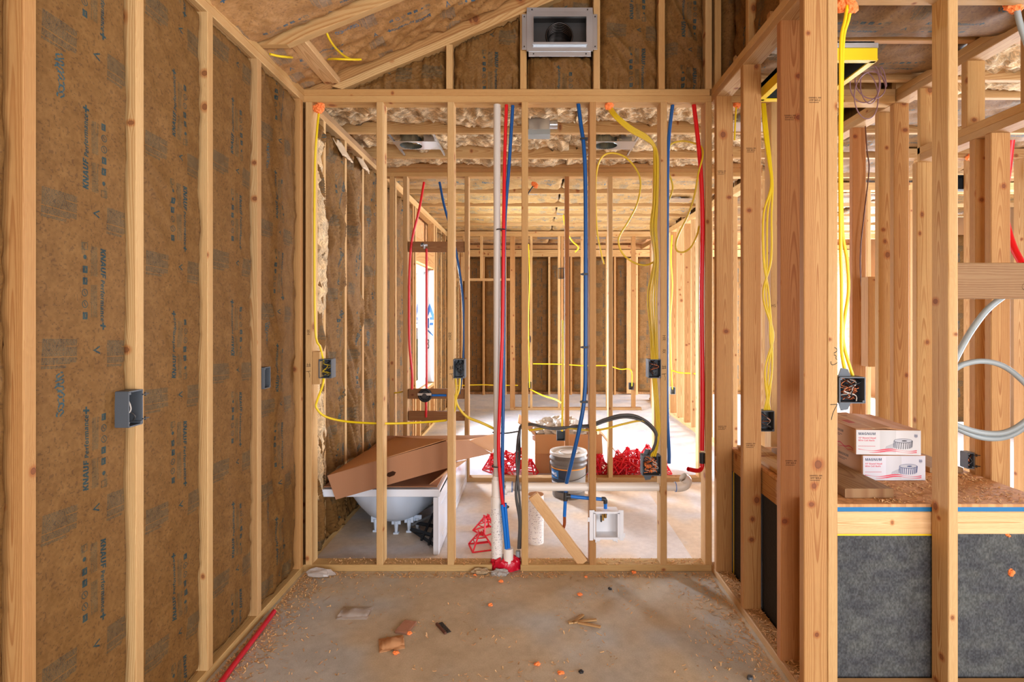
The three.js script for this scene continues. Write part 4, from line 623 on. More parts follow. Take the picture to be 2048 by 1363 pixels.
// dark cables and a yellow one crossing low
run('cable', 'thick dark grey cable arching over the reddish stud to the open junction box', 'cable', [[1037, 1096, 3.2], [1039, 1040, 3.16], [1032, 985, 3.15], [1038, 925, 3.2], [1039, 870, 3.28], [1042, 851, 3.28], [1060, 847, 3.24], [1085, 853, 3.2], [1112, 857], [1150, 852], [1178, 850], [1210, 838, 3.19], [1240, 830, 3.16], [1270, 831, 3.15], [1298, 846, 3.14], [1313, 868, 3.14], [1308, 893, 3.15], [1298, 912, 3.17]], .0085, M.cableGrey, null, { seg: 120 });
run('cable', 'second dark grey cable under the arching one, from the conduit stub upwards', 'cable', [[1040, 1096, 3.2], [1041, 1030, 3.16], [1036, 960, 3.16], [1033, 910, 3.2], [1040, 858, 3.29], [1062, 849, 3.25], [1098, 855, 3.21], [1150, 853, 3.19], [1180, 853, 3.2], [1212, 842, 3.19], [1250, 834, 3.16], [1285, 842, 3.15], [1308, 862, 3.15], [1314, 885, 3.16], [1305, 912, 3.17]], .007, M.cableGrey, null, { seg: 110 });
run('cable', gl('running low from the drain pipe to the open junction box'), 'cable', [[1058, 860, 3.25], [1090, 856, 3.22], [1130, 855], [1176, 860], [1206, 858, 3.18], [1245, 848, 3.16], [1282, 841, 3.15], [1303, 850, 3.14], [1315, 875, 3.14], [1313, 895, 3.15], [1302, 912, 3.17]], .006, M.yellowDim);
run('cable', 'thin grey cable running left from the dark cables behind the drain pipe', 'cable', [[1038, 862, 3.29], [1010, 866, 3.29], [985, 864, 3.3]], .005, M.cableGrey);
// yellow cables at the side wall
run('cable', gl('left one of the pair on the corner post edge'), 'cable', [[1696, 4, 2.12], [1690, 40, 2.12], [1682, 82, 2.12], [1681, 200, 2.12], [1680, 330, 2.12], [1681, 480, 2.12], [1683, 560, 2.13], [1683, 640, 2.13], [1683, 700, 2.14], [1690, 745, 2.15]], .0062, M.yellow);
run('cable', gl('right one of the pair, bowing away from the corner post'), 'cable', [[1704, 4, 2.12], [1697, 40, 2.13], [1687, 82, 2.14], [1684, 200, 2.15], [1683, 330, 2.15], [1685, 460, 2.15], [1694, 520, 2.15], [1697, 580, 2.15], [1690, 630, 2.15], [1686, 665, 2.15], [1690, 700, 2.15], [1706, 752, 2.15]], .0062, M.yellow);
const gy = 'bright yellow cables between two side wall studs';
[[0, 0], [5, 1], [-4, -1], [8, 1], [3, -1]].forEach(([o, s], i) => run('cable', 'bright yellow cable twisting down between two side wall studs', 'cable', [[1526 + o * .5, 207, 3.19], [1530 + o * .6, 260, 3.15], [1538 + o * .4, 320, 3.12], [1543 + o * .3, 372, 3.1], [1535 + s * 8, 430, 3.1], [1534 + s * 6 + o * .3, 520, 3.1], [1532 - s * 6, 590, 3.1], [1542 + o * .6, 670, 3.1], [1537 - s * 7, 740, 3.1], [1532 + o, 822, 3.1]], .0055, M.yellow, gy));
run('cable', 'thin brown wire snaking down the deep red hall stud', 'cable', [[1730, 240, 3.58], [1734, 300, 3.57], [1738, 340, 3.57], [1728, 430, 3.57], [1721, 500, 3.57], [1723, 570, 3.57], [1737, 612, 3.55]], .004, M.brownWire);
run('cable', gl('crossing behind the pale blocking in the upper left corner'), 'cable', [[540, 108, 2.64], [556, 112, 2.68], [574, 114, 2.73], [602, 116, 2.99], [646, 118, 2.99], [672, 118, 2.9], [700, 119, 2.9], [722, 119, 2.95]], .006, M.yellow);
run('cable', gl('hanging from the second sloping rafter over the ceiling batt'), 'cable', [[651, 57, 2.7], [656, 72, 2.72], [668, 92, 2.8], [686, 110, 2.92], [704, 119, 3.02], [724, 119, 3.1]], .006, M.yellow);
// distant yellow cables
[['crossing the far studs at mid height', [[1066, 727, 8.5], [1120, 728, 8.5], [1170, 731, 8.5], [1214, 731, 8.5], [1240, 738, 8.5], [1262, 740, 8.5], [1264, 772, 8.5]]], ['running down the far double stud from the ceiling', [[1057, 488, 8.52], [1059, 560, 8.5], [1057, 640, 8.5], [1059, 775, 8.5]]], ['hanging in a hook from the far ceiling', [[1126, 425, 7.3], [1131, 455, 7.2], [1143, 480, 7.2], [1157, 494, 7.2], [1150, 504, 7.2]]], ['sloping down from the far box behind the drain pipe', [[1060, 778, 8.4], [1085, 790, 7.2], [1110, 798, 6], [1124, 806, 4.95]]], ['running down the dark reddish stud to the floor box', [[1125, 640, 4.84], [1126, 760, 4.84], [1124, 862, 4.84]]], ['bending down a stud of the receding partition', [[1344, 470, 8.0], [1342, 520, 7.95], [1345, 570, 7.95], [1341, 640, 7.95], [1342, 700, 7.95], [1343, 740, 7.95], [1345, 778, 7.95]]], ['running level through the receding partition', [[1343, 740, 8.0], [1360, 745, 7.6], [1380, 746, 7.2], [1400, 748, 6.9]]], ['running level across the far doorway on the left', [[907, 771, 8.58], [960, 769, 8.58], [1000, 770, 8.58], [1036, 770, 8.58]]]]
  .forEach(([l, p]) => run('cable', gl(l), 'cable', p, .009, M.yellow));
run('cable', gl('running level through the outside wall studs behind the tub'), 'cable', [[781, 786, 4.9], [800, 784, 4.9], [826, 778, 5.2]], .007, M.yellowDim);
// purple wire coil
{ const b = at(1735, 165, 2.9), pts = []; for (let i = 0; i <= 90; i++) { const t = i / 90, a = t * Math.PI * 2 * 4.2, r = .085 + .02 * Math.sin(a * .37 + 1); pts.push(V(r * Math.cos(a) * (.75 + .3 * Math.sin(t * 5)), r * 1.15 * Math.sin(a) - .03 + .04 * Math.sin(t * 7), .03 * Math.cos(a * .5) + .02 * t)); } pts.unshift(V(.03, .20, 0), V(.04, .14, 0)); const m = new THREE.Mesh(tube(pts, .003, 300, 6), M.purple); m.position.copy(b); add(m, 'wire_coil', 'loose coil of thin purple wire hanging under the hall ceiling batt', 'wire'); }
// red tube and grey conduit at the right
run('water_pipe', 'wide red tube behind the hall jack studs, running down to the stained block', 'pipe', [[2022, 280, 2.62], [2014, 352, 2.66], [2008, 400, 2.7], [2013, 448, 2.7], [2026, 492, 2.66], [2044, 528, 2.6]], .0155, M.red);
run('conduit', 'grey tube leaving the hole of the stained block and curving down left', 'tube', [[2052, 573, 2.10], [2034, 578, 2.17], [2010, 590, 2.2], [1975, 618, 2.22], [1946, 655, 2.25], [1924, 692, 2.28], [1900, 740, 2.3]], .0125, M.conduit);
run('conduit', 'grey tube arching over the hall floor at the right picture edge', 'tube', [[1900, 745, 2.3], [1925, 729, 2.29], [1960, 722, 2.28], [1995, 727, 2.27], [2025, 743, 2.26], [2060, 775, 2.25]], .0115, M.conduit);
run('conduit', 'upper of two grey tubes sagging above the platform at the right', 'tube', [[1890, 836, 2.3], [1920, 852, 2.29], [1960, 864, 2.28], [2000, 866, 2.27], [2030, 856, 2.26], [2060, 835, 2.25]], .0115, M.conduit);
run('conduit', 'lower of two grey tubes sagging above the platform at the right', 'tube', [[1890, 840, 2.31], [1920, 859, 2.3], [1960, 874, 2.29], [2000, 876, 2.28], [2032, 865, 2.27], [2062, 842, 2.26]], .0115, M.conduit);
run('conduit', 'grey tube hanging from the orange foam in the top right corner', 'tube', [[2030, -20, 2.2], [2034, 20, 2.2], [2042, 55, 2.2], [2056, 95, 2.2]], .011, M.conduit);

// orange sealing foam in the drilled holes
function foam(px, py, d, r, label, n = 5) { const gs = []; for (let i = 0; i < n; i++) { const g = new THREE.IcosahedronGeometry(r * rr(.5, .8), 3), p = g.attributes.position, o = [rr(-.6, .6) * r, rr(-.7, .2) * r, rr(-.3, .3) * r], s = rr(0, 50); for (let k = 0; k < p.count; k++) { const x = p.getX(k), y = p.getY(k), z = p.getZ(k), q = 1 + .3 * N3(x / r * 1.8 + s, y / r * 1.8, z / r * 1.8); p.setXYZ(k, x * q + o[0], y * q + o[1], z * q + o[2]); } gs.push(g); } const G = mergeGeometries(gs); G.computeVertexNormals(); const m = new THREE.Mesh(G, M.foam); m.position.copy(at(px, py, d)); return add(m, 'sealing_foam', label, 'foam'); }
foam(638, 212, 3.2, .03, 'orange foam where the yellow cable leaves the left end of the top plate');
foam(1217, 209, 3.2, .03, 'orange foam where the thick yellow bundle leaves the near top plate');
foam(1473, 206, 3.2, .024, 'orange foam on the hall top plate behind the side wall corner');
foam(1694, 4, 2.13, .035, 'orange foam above the yellow cable pair at the corner post');
foam(2032, 2, 2.2, .04, 'orange foam in the top right corner around the grey tube');
foam(1068, 368, 4.9, .028, 'orange foam on the second wall plate above the far room');
foam(1940, 312, 4.28, .026, 'orange foam seen through the hall under the header');
run('cable', gl('dropping from the orange foam behind the side wall corner'), 'cable', [[1473, 208, 3.2], [1471, 235, 3.2], [1469, 280, 3.2]], .005, M.yellow);
run('cable', 'dark wire dropping from the orange foam on the second wall plate', 'cable', [[1066, 372, 4.9], [1058, 384, 4.9], [1054, 392, 4.9]], .006, M.black);

foam(2015, 1068, 2.196, .009, 'upper small orange foam drop stuck on the dark panel at the right', 2);
foam(2020, 1142, 2.196, .014, 'lower orange foam drop stuck on the dark panel at the right', 3);
// ───────────── electrical boxes ─────────────
function wires(g, n, w, h, d, mats) { for (let i = 0; i < n; i++) { const x0 = rr(-w, w) * .38, pts = [V(x0, h * .45, -d * .8)]; for (let k = 1; k < 6; k++) pts.push(V(rr(-w, w) * .4, h * (.4 - k * .15) + rr(-.1, .1) * h, -d * rr(.1, .7))); part(g, 'wire', tube(pts, .0022, 24, 5), mats[i % mats.length]); } }
function eBox(label, pos, w, h, d, turn, wn, mats, o = {}) {
  const g = new THREE.Group(), t = .004; g.position.copy(pos); g.rotation.y = turn;
  part(g, 'shell', merged([bx(w, t, d, 0, h / 2, -d / 2), bx(w, t, d, 0, -h / 2, -d / 2), bx(t, h, d, -w / 2, 0, -d / 2), bx(t, h, d, w / 2, 0, -d / 2), bx(w, h, t, 0, 0, -d)]), o.mat ?? M.boxGrey);
  for (const [sx, sy] of [[-1, 1], [1, -1]]) part(g, 'screw_boss', cyl(.004, .004, d * .7, 0, 8).rotateX(-Math.PI / 2).translate(sx * (w / 2 - .006), sy * (h / 2 - .006), 0), M.boxGrey);
  if (o.ears) for (const s of [-1, 1]) part(g, 'mounting_ear', new THREE.ExtrudeGeometry(new THREE.Shape([new THREE.Vector2(-w * .42, s * h / 2), new THREE.Vector2(w * .1, s * h / 2), new THREE.Vector2(-w * .02, s * (h / 2 + .03)), new THREE.Vector2(-w * .3, s * (h / 2 + .034))]), { depth: .004, bevelEnabled: false }).translate(0, 0, -.03), M.boxGrey);
  if (o.nails) for (const y of [-.36, .36]) part(g, 'nail', merged([bx(.03, .0035, .0035, w / 2 + .012, h * y, .002), bx(.004, .012, .004, w / 2 + .01, h * y, .002)]), M.metalDark);
  wires(g, wn, w, h, d, mats); return add(g, 'electrical_box', label, 'electrical box');
}
const wm = [M.cableGrey, M.copper, M.pvcGrey, M.black];
eBox('larger grey electrical box on the second left wall stud, cut through the kraft', V(XL + .022, 1.174, -1.79), .062, .112, .08, Math.PI / 2, 4, wm, { nails: true });
eBox('smaller grey electrical box on the fourth left wall stud', V(XL + .012, EYE - 125 * 2.70 / F, -2.705), .06, .1, .08, Math.PI / 2, 2, wm);
eBox('electrical box full of dark wires on the corner stud, under the yellow cable', at(650, 737, D1 - .004), .07, .106, .07, 0, 6, [M.black, M.cableGrey, M.yellowDim]);
eBox('electrical box full of dark wires on the stud in front of the tub apron', at(918, 737, D1 - .004), .062, .106, .07, 0, 6, [M.black, M.cableGrey]);
eBox('dark electrical box on the stud with marker letters, bundle entering from above', at(1309.5, 737, D1 - .006), .07, .104, .07, 0, 5, [M.black, M.copper, M.cableGrey]);
{ const b = eBox('open junction box crowded with orange and copper wire ends, low on the lettered stud', at(1303.5, 931, D1 - .012), .105, .112, .06, 0, 10, [M.copper, M.foam, M.black, M.pvcGrey], { ears: true }); for (let i = 0; i < 9; i++) { const c = new THREE.ConeGeometry(.008, .022, 8); c.rotateX(rr(.2, 2.4)); c.translate(rr(-.038, .038), rr(-.04, .04), rr(-.03, -.004)); part(b, 'wire_nut', c, M.foam, 'orange wire nut'); } }
eBox('big electrical box with bare copper wires at the edge of the corner post', at(1705, 780, D4 - .004), .096, .096, .07, 0, 12, [M.copper, M.black, M.copper, M.pvcGrey], { ears: true });
eBox('dark electrical box low between two side wall studs behind the yellow cables', at(1533, 842, 3.06), .085, .11, .07, 0, 3, wm);
eBox('dark panel box high on the bright double stud of the far wall', at(1123, 546, 8.5), .09, .16, .06, 0, 0, wm, { mat: M.boxIn });
eBox('small box on the far stud above the sloping yellow cable', at(1059, 770, 8.5), .05, .09, .06, 0, 0, wm);
eBox('small box halfway up the far stud with the long yellow cable', at(1058, 678, 8.5), .05, .09, .06, 0, 0, wm);
eBox('small grey box low on the far stud in front of the strand board', at(1263, 772, 8.5), .07, .1, .06, 0, 0, wm);
eBox('small blue grey box on the first stud of the receding partition', at(1346, 781, 7.95), .07, .1, .06, 0, 0, wm, { mat: M.conduit });
eBox('grey box low on the dark reddish stud above the cardboard box', at(1122, 871, D2 - .004), .07, .085, .06, 0, 0, wm, { mat: M.boxGrey });
eBox('small box on a hall stud just above the platform at the right', at(1942, 921, 2.598), .03, .072, .045, 0, 2, wm, { nails: true });
eBox('dark square box under the hall ceiling, right of the tall lone stud', at(1926, 364, 4.4), .12, .11, .08, 0, 0, wm, { mat: M.boxIn });

// ───────────── vent box in the gable ─────────────
{
  const D = 3.15, s = D / F, c = at(1119.5, 64, D), g = new THREE.Group(); g.position.copy(c); const W = 132 * s, Hh = 78 * s, w = 106 * s, h = 56 * s, t = .003;
  const fr = new THREE.Shape([new THREE.Vector2(-W / 2, -Hh / 2), new THREE.Vector2(W / 2, -Hh / 2), new THREE.Vector2(W / 2, Hh / 2), new THREE.Vector2(-W / 2, Hh / 2)]); fr.holes.push(new THREE.Path([new THREE.Vector2(-w / 2, -h / 2), new THREE.Vector2(-w / 2, h / 2), new THREE.Vector2(w / 2, h / 2), new THREE.Vector2(w / 2, -h / 2)]));
  part(g, 'face_frame', new THREE.ExtrudeGeometry(fr, { depth: .006, bevelEnabled: true, bevelSize: .001, bevelThickness: .001, bevelSegments: 1 }), M.metal);
  const lip = [bx(w, .004, .02, 0, -h / 2, .014), bx(w + .01, .012, .004, 0, -h / 2 + .004, .024), bx(w, .003, .016, 0, h / 2, .012), bx(.003, h, .016, -w / 2, 0, .012), bx(.003, h, .016, w / 2, 0, .012)];
  part(g, 'opening_lip', merged(lip), M.metal, 'bright lip around the opening');
  for (const [fw, fh, x, y] of [[W, .028, 0, Hh / 2 + .014], [W - .02, .03, 0, -Hh / 2 - .015], [.028, Hh - .02, -W / 2 - .014, 0], [.026, Hh - .02, W / 2 + .013, 0]]) { const f = part(g, 'nailing_flange', rbx(fw, fh, .003, x, y, .001, .0014), M.metal); for (const k of [-.42, .42]) part(f, 'screw', cyl(.004, .004, .003, 0, 8).rotateX(Math.PI / 2).translate(x + (fw > fh ? k * fw : 0), y + (fw > fh ? 0 : k * fh), .004), M.metalDark); }
  const d = .055; part(g, 'inside_walls', merged([bx(w, t, d, 0, -h / 2 - .002, -d / 2), bx(w, t, d, 0, h / 2 + .002, -d / 2), bx(t, h, d, -w / 2 - .002, 0, -d / 2), bx(t, h, d, w / 2 + .002, 0, -d / 2), (() => { const q = new THREE.Shape([new THREE.Vector2(-w / 2, -h / 2), new THREE.Vector2(w / 2, -h / 2), new THREE.Vector2(w / 2, h / 2), new THREE.Vector2(-w / 2, h / 2)]), p = new THREE.Path(); p.absellipse(0, .0, .078, .076, 0, Math.PI * 2); q.holes.push(p); return new THREE.ExtrudeGeometry(q, { depth: .003, bevelEnabled: false, curveSegments: 32 }).translate(0, 0, -d); })()]), M.metalDark);
  const rings = []; for (let i = 0; i < 7; i++) { const r = new THREE.TorusGeometry(.076, .005, 6, 36); r.translate(0, i * .003, -d + .01 - i * .024); rings.push(r); } part(g, 'flexible_duct', merged([...rings, new THREE.CylinderGeometry(.078, .078, .18, 32, 1, true).rotateX(Math.PI / 2).translate(0, .012, -d - .09), new THREE.CircleGeometry(.08, 24).translate(0, .012, -d - .18)]), new THREE.MeshStandardMaterial({ color: lin(70, 64, 60), roughness: .25, metalness: .8, side: THREE.DoubleSide }), 'crinkled foil duct');
  add(g, 'vent_box', 'galvanized metal vent box with nailing flanges and round duct, high in the gable', 'vent');
}
{ const m = new THREE.Mesh(tube([V(1.31, 2.655, -2.5), V(1.31, 2.69, -2.5), V(1.32, 2.72, -2.52)], .06, 10, 18), M.metal); add(m, 'duct_collar', 'short metal collar on top of the yellow-edged duct box', 'duct'); }
// recessed lights and small ceiling fittings
function canLight(px, py, d, label, turn = 0) {
  const c = at(px, py, d), g = new THREE.Group(); g.position.set(c.x, HT + .012, -d); g.rotation.y = turn;
  const q = new THREE.Shape([new THREE.Vector2(-.16, -.1), new THREE.Vector2(.16, -.1), new THREE.Vector2(.16, .1), new THREE.Vector2(-.16, .1)]), hole = new THREE.Path(); hole.absellipse(-.05, 0, .085, .085, 0, Math.PI * 2); q.holes.push(hole);
  part(g, 'mounting_plate', new THREE.ExtrudeGeometry(q, { depth: .003, bevelEnabled: false, curveSegments: 28 }).rotateX(Math.PI / 2), M.metal);
  part(g, 'can', new THREE.CylinderGeometry(.085, .085, .11, 32, 1, true).translate(-.05, .05, 0), new THREE.MeshStandardMaterial({ color: lin(150, 160, 155), roughness: .25, metalness: .9, side: THREE.DoubleSide })); part(g, 'can_top', cyl(.085, .085, .003, .105, 28).translate(-.05, 0, 0), M.boxGrey);
  for (const x of [-.165, .165]) part(g, 'hanger_bar', bx(.012, .016, .60, x, .008, .02), M.metal);
  part(g, 'wiring_box', bx(.08, .06, .12, .1, .04, 0), M.metal);
  return add(g, 'recessed_light', label, 'ceiling light');
}
canLight(835, 283, 4.26, 'left recessed light can with perforated plate in the bathroom ceiling');
canLight(1225, 284, 4.26, 'right recessed light can in the bathroom ceiling wool');
{ const g = new THREE.Group(); g.position.copy(at(1078, 262, 3.88)); part(g, 'housing', rbx(.15, .10, .1, 0, .03, 0, .006), M.metal); part(g, 'collar', cyl(.03, .03, .06, 0, 18).rotateZ(-Math.PI / 2).translate(.07, .045, 0), M.metal); part(g, 'lower_band', bx(.155, .035, .105, 0, -.022, 0), M.conduit); add(g, 'exhaust_fan', 'small metal fan box poking out of the wool above the drain pipe', 'fan'); }
[[1156, 488, 9.1, 'left of the row of small light cans in the last ceiling'], [1095, 488, 9.1, 'small light can in the last ceiling near the drain pipe'], [1205, 490, 9.1, 'rightmost small light can in the last ceiling']].forEach(([x, y, d, l]) => { const g = new THREE.Group(); g.position.copy(at(x, y, d)); g.position.y = HT - .03; part(g, 'can', cyl(.08, .08, .1, 0, 20), M.metal); part(g, 'plate', bx(.34, .006, .2, 0, .0, 0), M.metal); add(g, 'recessed_light', l, 'ceiling light'); });
{ const g = new THREE.Group(); g.position.copy(at(1350, 428, 6.2)); g.position.y = HT - .01; part(g, 'plate', bx(.34, .006, .2), M.metal); part(g, 'can', cyl(.08, .08, .1, 0, 20), M.metal); add(g, 'recessed_light', 'light can in the window room ceiling behind the long red pipe', 'ceiling light'); }
{ const g = new THREE.Group(); g.position.copy(at(1120, 430, 7.3)); part(g, 'box', cyl(.05, .05, .04, 0, 16), M.metal); part(g, 'bracket', bx(.03, .14, .05, .0, .09, 0), wood('pale', 1)); add(g, 'ceiling_box', 'small round ceiling box on a wooden bracket in the window room', 'ceiling box'); }
{ const g = new THREE.Group(); g.position.copy(at(1500, 275, 3.75)); g.position.y = HT - .02; part(g, 'plate', bx(.3, .006, .18), M.metal); part(g, 'can', cyl(.075, .075, .1, 0, 20), M.metal); add(g, 'recessed_light', 'light can in the ceiling wool behind the bright yellow cables', 'ceiling light'); }
// yellow-edged duct box under the hall ceiling
{
  const g = new THREE.Group(), x0 = 1.15, x1 = 1.455, d0 = 2.33, d1 = 2.76, y = 2.56, t = .022, h = .075; g.position.set((x0 + x1) / 2, y, -(d0 + d1) / 2); const w = x1 - x0, d = d1 - d0;
  part(g, 'liner', merged([bx(w, h, t, 0, h / 2, d / 2 - t / 2), bx(w, h, t, 0, h / 2, -d / 2 + t / 2), bx(t, h, d, -w / 2 + t / 2, h / 2, 0), bx(t, h, d, w / 2 - t / 2, h / 2, 0), bx(w, t, d, 0, h - t / 2, 0)]), new THREE.MeshStandardMaterial({ color: lin(38, 42, 38), roughness: .95, bumpMap: fineNoise, bumpScale: .003 }), 'black inner lining');
  for (const [a, b, x, z] of [[w + .016, .008, 0, d / 2 + .004], [w + .016, .008, 0, -d / 2 - .004], [.008, d, -w / 2 - .004, 0], [.008, d, w / 2 + .004, 0]]) part(g, 'yellow_edge', merged([bx(a, .05, b, x, .018, z), bx(a + (b > .1 ? .02 : 0), .006, b + (b > .1 ? 0 : .02), x * .96, -.006, z * .97)]), M.yellow, 'yellow tape edge');
  part(g, 'foil_wrap', merged([bx(w + .02, .02, .01, 0, .054, d / 2 + .006), bx(.01, .02, d, w / 2 + .006, .054, 0), bx(w - .02, .006, d - .02, 0, .078, 0)]), M.metal, 'silver foil');
  add(g, 'duct_box', 'open black-lined duct box with yellow edges hanging under the hall ceiling', 'duct');
}
// ───────────── bathtub under cardboard ─────────────
{
  const x0 = -1.296, x1 = -.566, d0 = 3.385, d1 = 4.85, g = new THREE.Group(), cx = (x0 + x1) / 2, cd = (d0 + d1) / 2; g.position.set(cx, 0, -cd);
  const w = (x1 - x0) / 2, l = (d1 - d0) / 2, Y = .405;
  const rs = new THREE.Shape(); rs.moveTo(-w, -l); rs.lineTo(w, -l); rs.lineTo(w, l); rs.lineTo(-w, l); const hp = new THREE.Path(); hp.absellipse(-.01, 0, w - .06, l - .06, 0, Math.PI * 2); rs.holes.push(hp);
  part(g, 'rim', new THREE.ExtrudeGeometry(rs, { depth: .034, bevelEnabled: true, bevelSize: .004, bevelThickness: .006, bevelSegments: 2, curveSegments: 40 }).rotateX(-Math.PI / 2).translate(0, Y - .04, 0), M.acrylic);
  part(g, 'rim_lip', merged([rbx(2 * w, .045, .012, 0, Y - .022, l - .006), rbx(2 * w, .045, .012, 0, Y - .022, -l + .006), rbx(.012, .045, 2 * l, -w + .006, Y - .022, 0)]), M.acrylic);
  // hanging basin: stacked rounded rings
  const ring = (y, a, b, e, ox = 0) => { const r = []; for (let i = 0; i < 64; i++) { const t = i / 64 * Math.PI * 2, c = Math.cos(t), s = Math.sin(t); r.push([ox + a * Math.sign(c) * Math.pow(Math.abs(c), e), y, b * Math.sign(s) * Math.pow(Math.abs(s), e)]); } return r; };
  const lv = [ring(.37, w - .05, l - .05, .72, -.01), ring(.31, w - .055, l - .07, .74, -.01), ring(.23, w - .08, l - .12, .78), ring(.15, w - .125, l - .20, .82), ring(.095, w - .18, l - .30, .86), ring(.072, w - .25, l - .40, .9), ring(.068, .03, .1, 1)];
  const pos = [], ix = []; lv.forEach(r => r.forEach(p => pos.push(...p))); for (let j = 0; j < lv.length - 1; j++) for (let i = 0; i < 64; i++) { const a = j * 64 + i, b = j * 64 + (i + 1) % 64; ix.push(a, b, a + 64, b, b + 64, a + 64); }
  const bg = new THREE.BufferGeometry(); bg.setAttribute('position', new THREE.Float32BufferAttribute(pos, 3)); bg.setIndex(ix); bg.computeVertexNormals(); const bm = M.tubUnder.clone(); bm.side = THREE.DoubleSide; part(g, 'basin', bg, bm, 'smooth rounded underside');
  // apron with a recessed panel and folded front edge
  part(g, 'apron', merged([rbx(.012, Y - .02, 2 * l, w - .006, (Y - .02) / 2 + .004, 0, .004), rbx(.034, Y - .05, .014, w - .02, (Y - .05) / 2, l - .008, .005), rbx(.016, .03, 2 * l, w - .004, Y - .02, 0, .008), bx(.004, .008, 2 * l - .2, w + .001, Y - .12, 0), bx(.004, .008, 2 * l - .2, w + .001, .07, 0)]), M.acrylic, 'glossy white apron');
  for (const [x, z] of [[-.13, .36], [.02, .40], [.10, .37], [-.13, -.36], [.12, -.36], [.15, .34]]) part(g, 'foot', merged([cyl(.010, .016, .075, .012, 10).translate(x, 0, z), bx(.034, .012, .024, x, .006, z), bx(.06, .04, .01, x, .085, z)]), M.tubUnder);
  const br = []; for (const [a, b] of [[[.12, .03, .40], [.34, .02, .66]], [[.12, .05, .38], [.34, .14, .30]], [[.14, .06, .36], [.34, .065, .46]], [[.12, .10, .3], [.34, .18, .2]], [[.22, .02, .55], [.27, .13, .34]], [[.28, .02, .62], [.31, .15, .28]], [[.13, .045, .44], [.34, .05, .58]]]) br.push(bar(V(...a), V(...b), .014, .02));
  br.forEach(q => part(g, 'brace', q, M.black, 'black brace'));
  add(g, 'bathtub', 'white bathtub with open near end, half covered by brown cardboard', 'bathtub');
}
function plate3(pts, t, holeUV) { // thin board through points in space
  const c = pts.reduce((a, p) => a.add(p), V(0, 0, 0)).multiplyScalar(1 / pts.length), U = pts[1].clone().sub(pts[0]).normalize(), n = new THREE.Vector3(); for (let i = 0; i < pts.length; i++) n.add(pts[i].clone().sub(c).cross(pts[(i + 1) % pts.length].clone().sub(c))); n.normalize(); const W = n.clone().cross(U).normalize(); U.copy(W.clone().cross(n));
  const s = new THREE.Shape(pts.map(p => { const d = p.clone().sub(c); return new THREE.Vector2(d.dot(U), d.dot(W)); })); if (holeUV) { const h = holeUV.map(p => { const d = p.clone().sub(c); return new THREE.Vector2(d.dot(U), d.dot(W)); }); const a = h[0], b = h[1], dir = b.clone().sub(a), L = dir.length(), th = Math.atan2(dir.y, dir.x), r = .014, q = new THREE.Path(); const k = (x, y) => [a.x + x * Math.cos(th) - y * Math.sin(th), a.y + x * Math.sin(th) + y * Math.cos(th)]; q.moveTo(...k(0, -r)); q.lineTo(...k(L, -r)); q.lineTo(...k(L + r, 0)); q.lineTo(...k(L, r)); q.lineTo(...k(0, r)); q.lineTo(...k(-r, 0)); s.holes.push(q); }
  const g = new THREE.ExtrudeGeometry(s, { depth: t, bevelEnabled: false }); g.applyMatrix4(new THREE.Matrix4().makeBasis(U, W, n).setPosition(c)); return g;
}
{
  const g = new THREE.Group();
  part(g, 'front_flap', plate3([at(672, 998, 3.35), at(895, 935, 3.35), at(912, 922, 3.35), at(893, 881, 3.35), at(655, 950, 3.35)], .005, [at(777, 949, 3.35), at(788, 945, 3.35)]), M.cardIn, 'front flap with a hand hole');
  part(g, 'end_flap', plate3([at(911, 922, 3.355), at(984, 906, 3.6), at(936, 881, 3.5), at(893, 881, 3.355)], .005), M.cardIn);
  part(g, 'top_panel', merged([plate3([at(655, 950, 3.355), at(893, 881, 3.355), at(790, 874, 4.8), at(730, 905, 4.3)], .005), plate3([at(893, 881, 3.356), at(936, 881, 3.5), at(985, 869, 4.75), at(790, 874, 4.8)], .005), plate3([at(936, 881, 3.5), at(984, 906, 3.6), at(992, 872, 4.7), at(985, 869, 4.75)], .005)]), M.card, 'sloping top sheet');
  part(g, 'under_sheet', bx(.70, .005, 1.43, -.93, .4165, -4.11), M.cardIn, 'brown sheet lying flat on the tub rim');
  part(g, 'curled_edge', plate3([at(840, 974, 3.44), at(884, 962, 3.44), at(896, 934, 3.40), at(912, 921, 3.40), at(935, 921, 4.4), at(905, 945, 4.2)], .005), M.card, 'curled right edge');
  add(g, 'cardboard_cover', 'large folded brown cardboard sheet lying askew over the bathtub', 'cardboard');
}
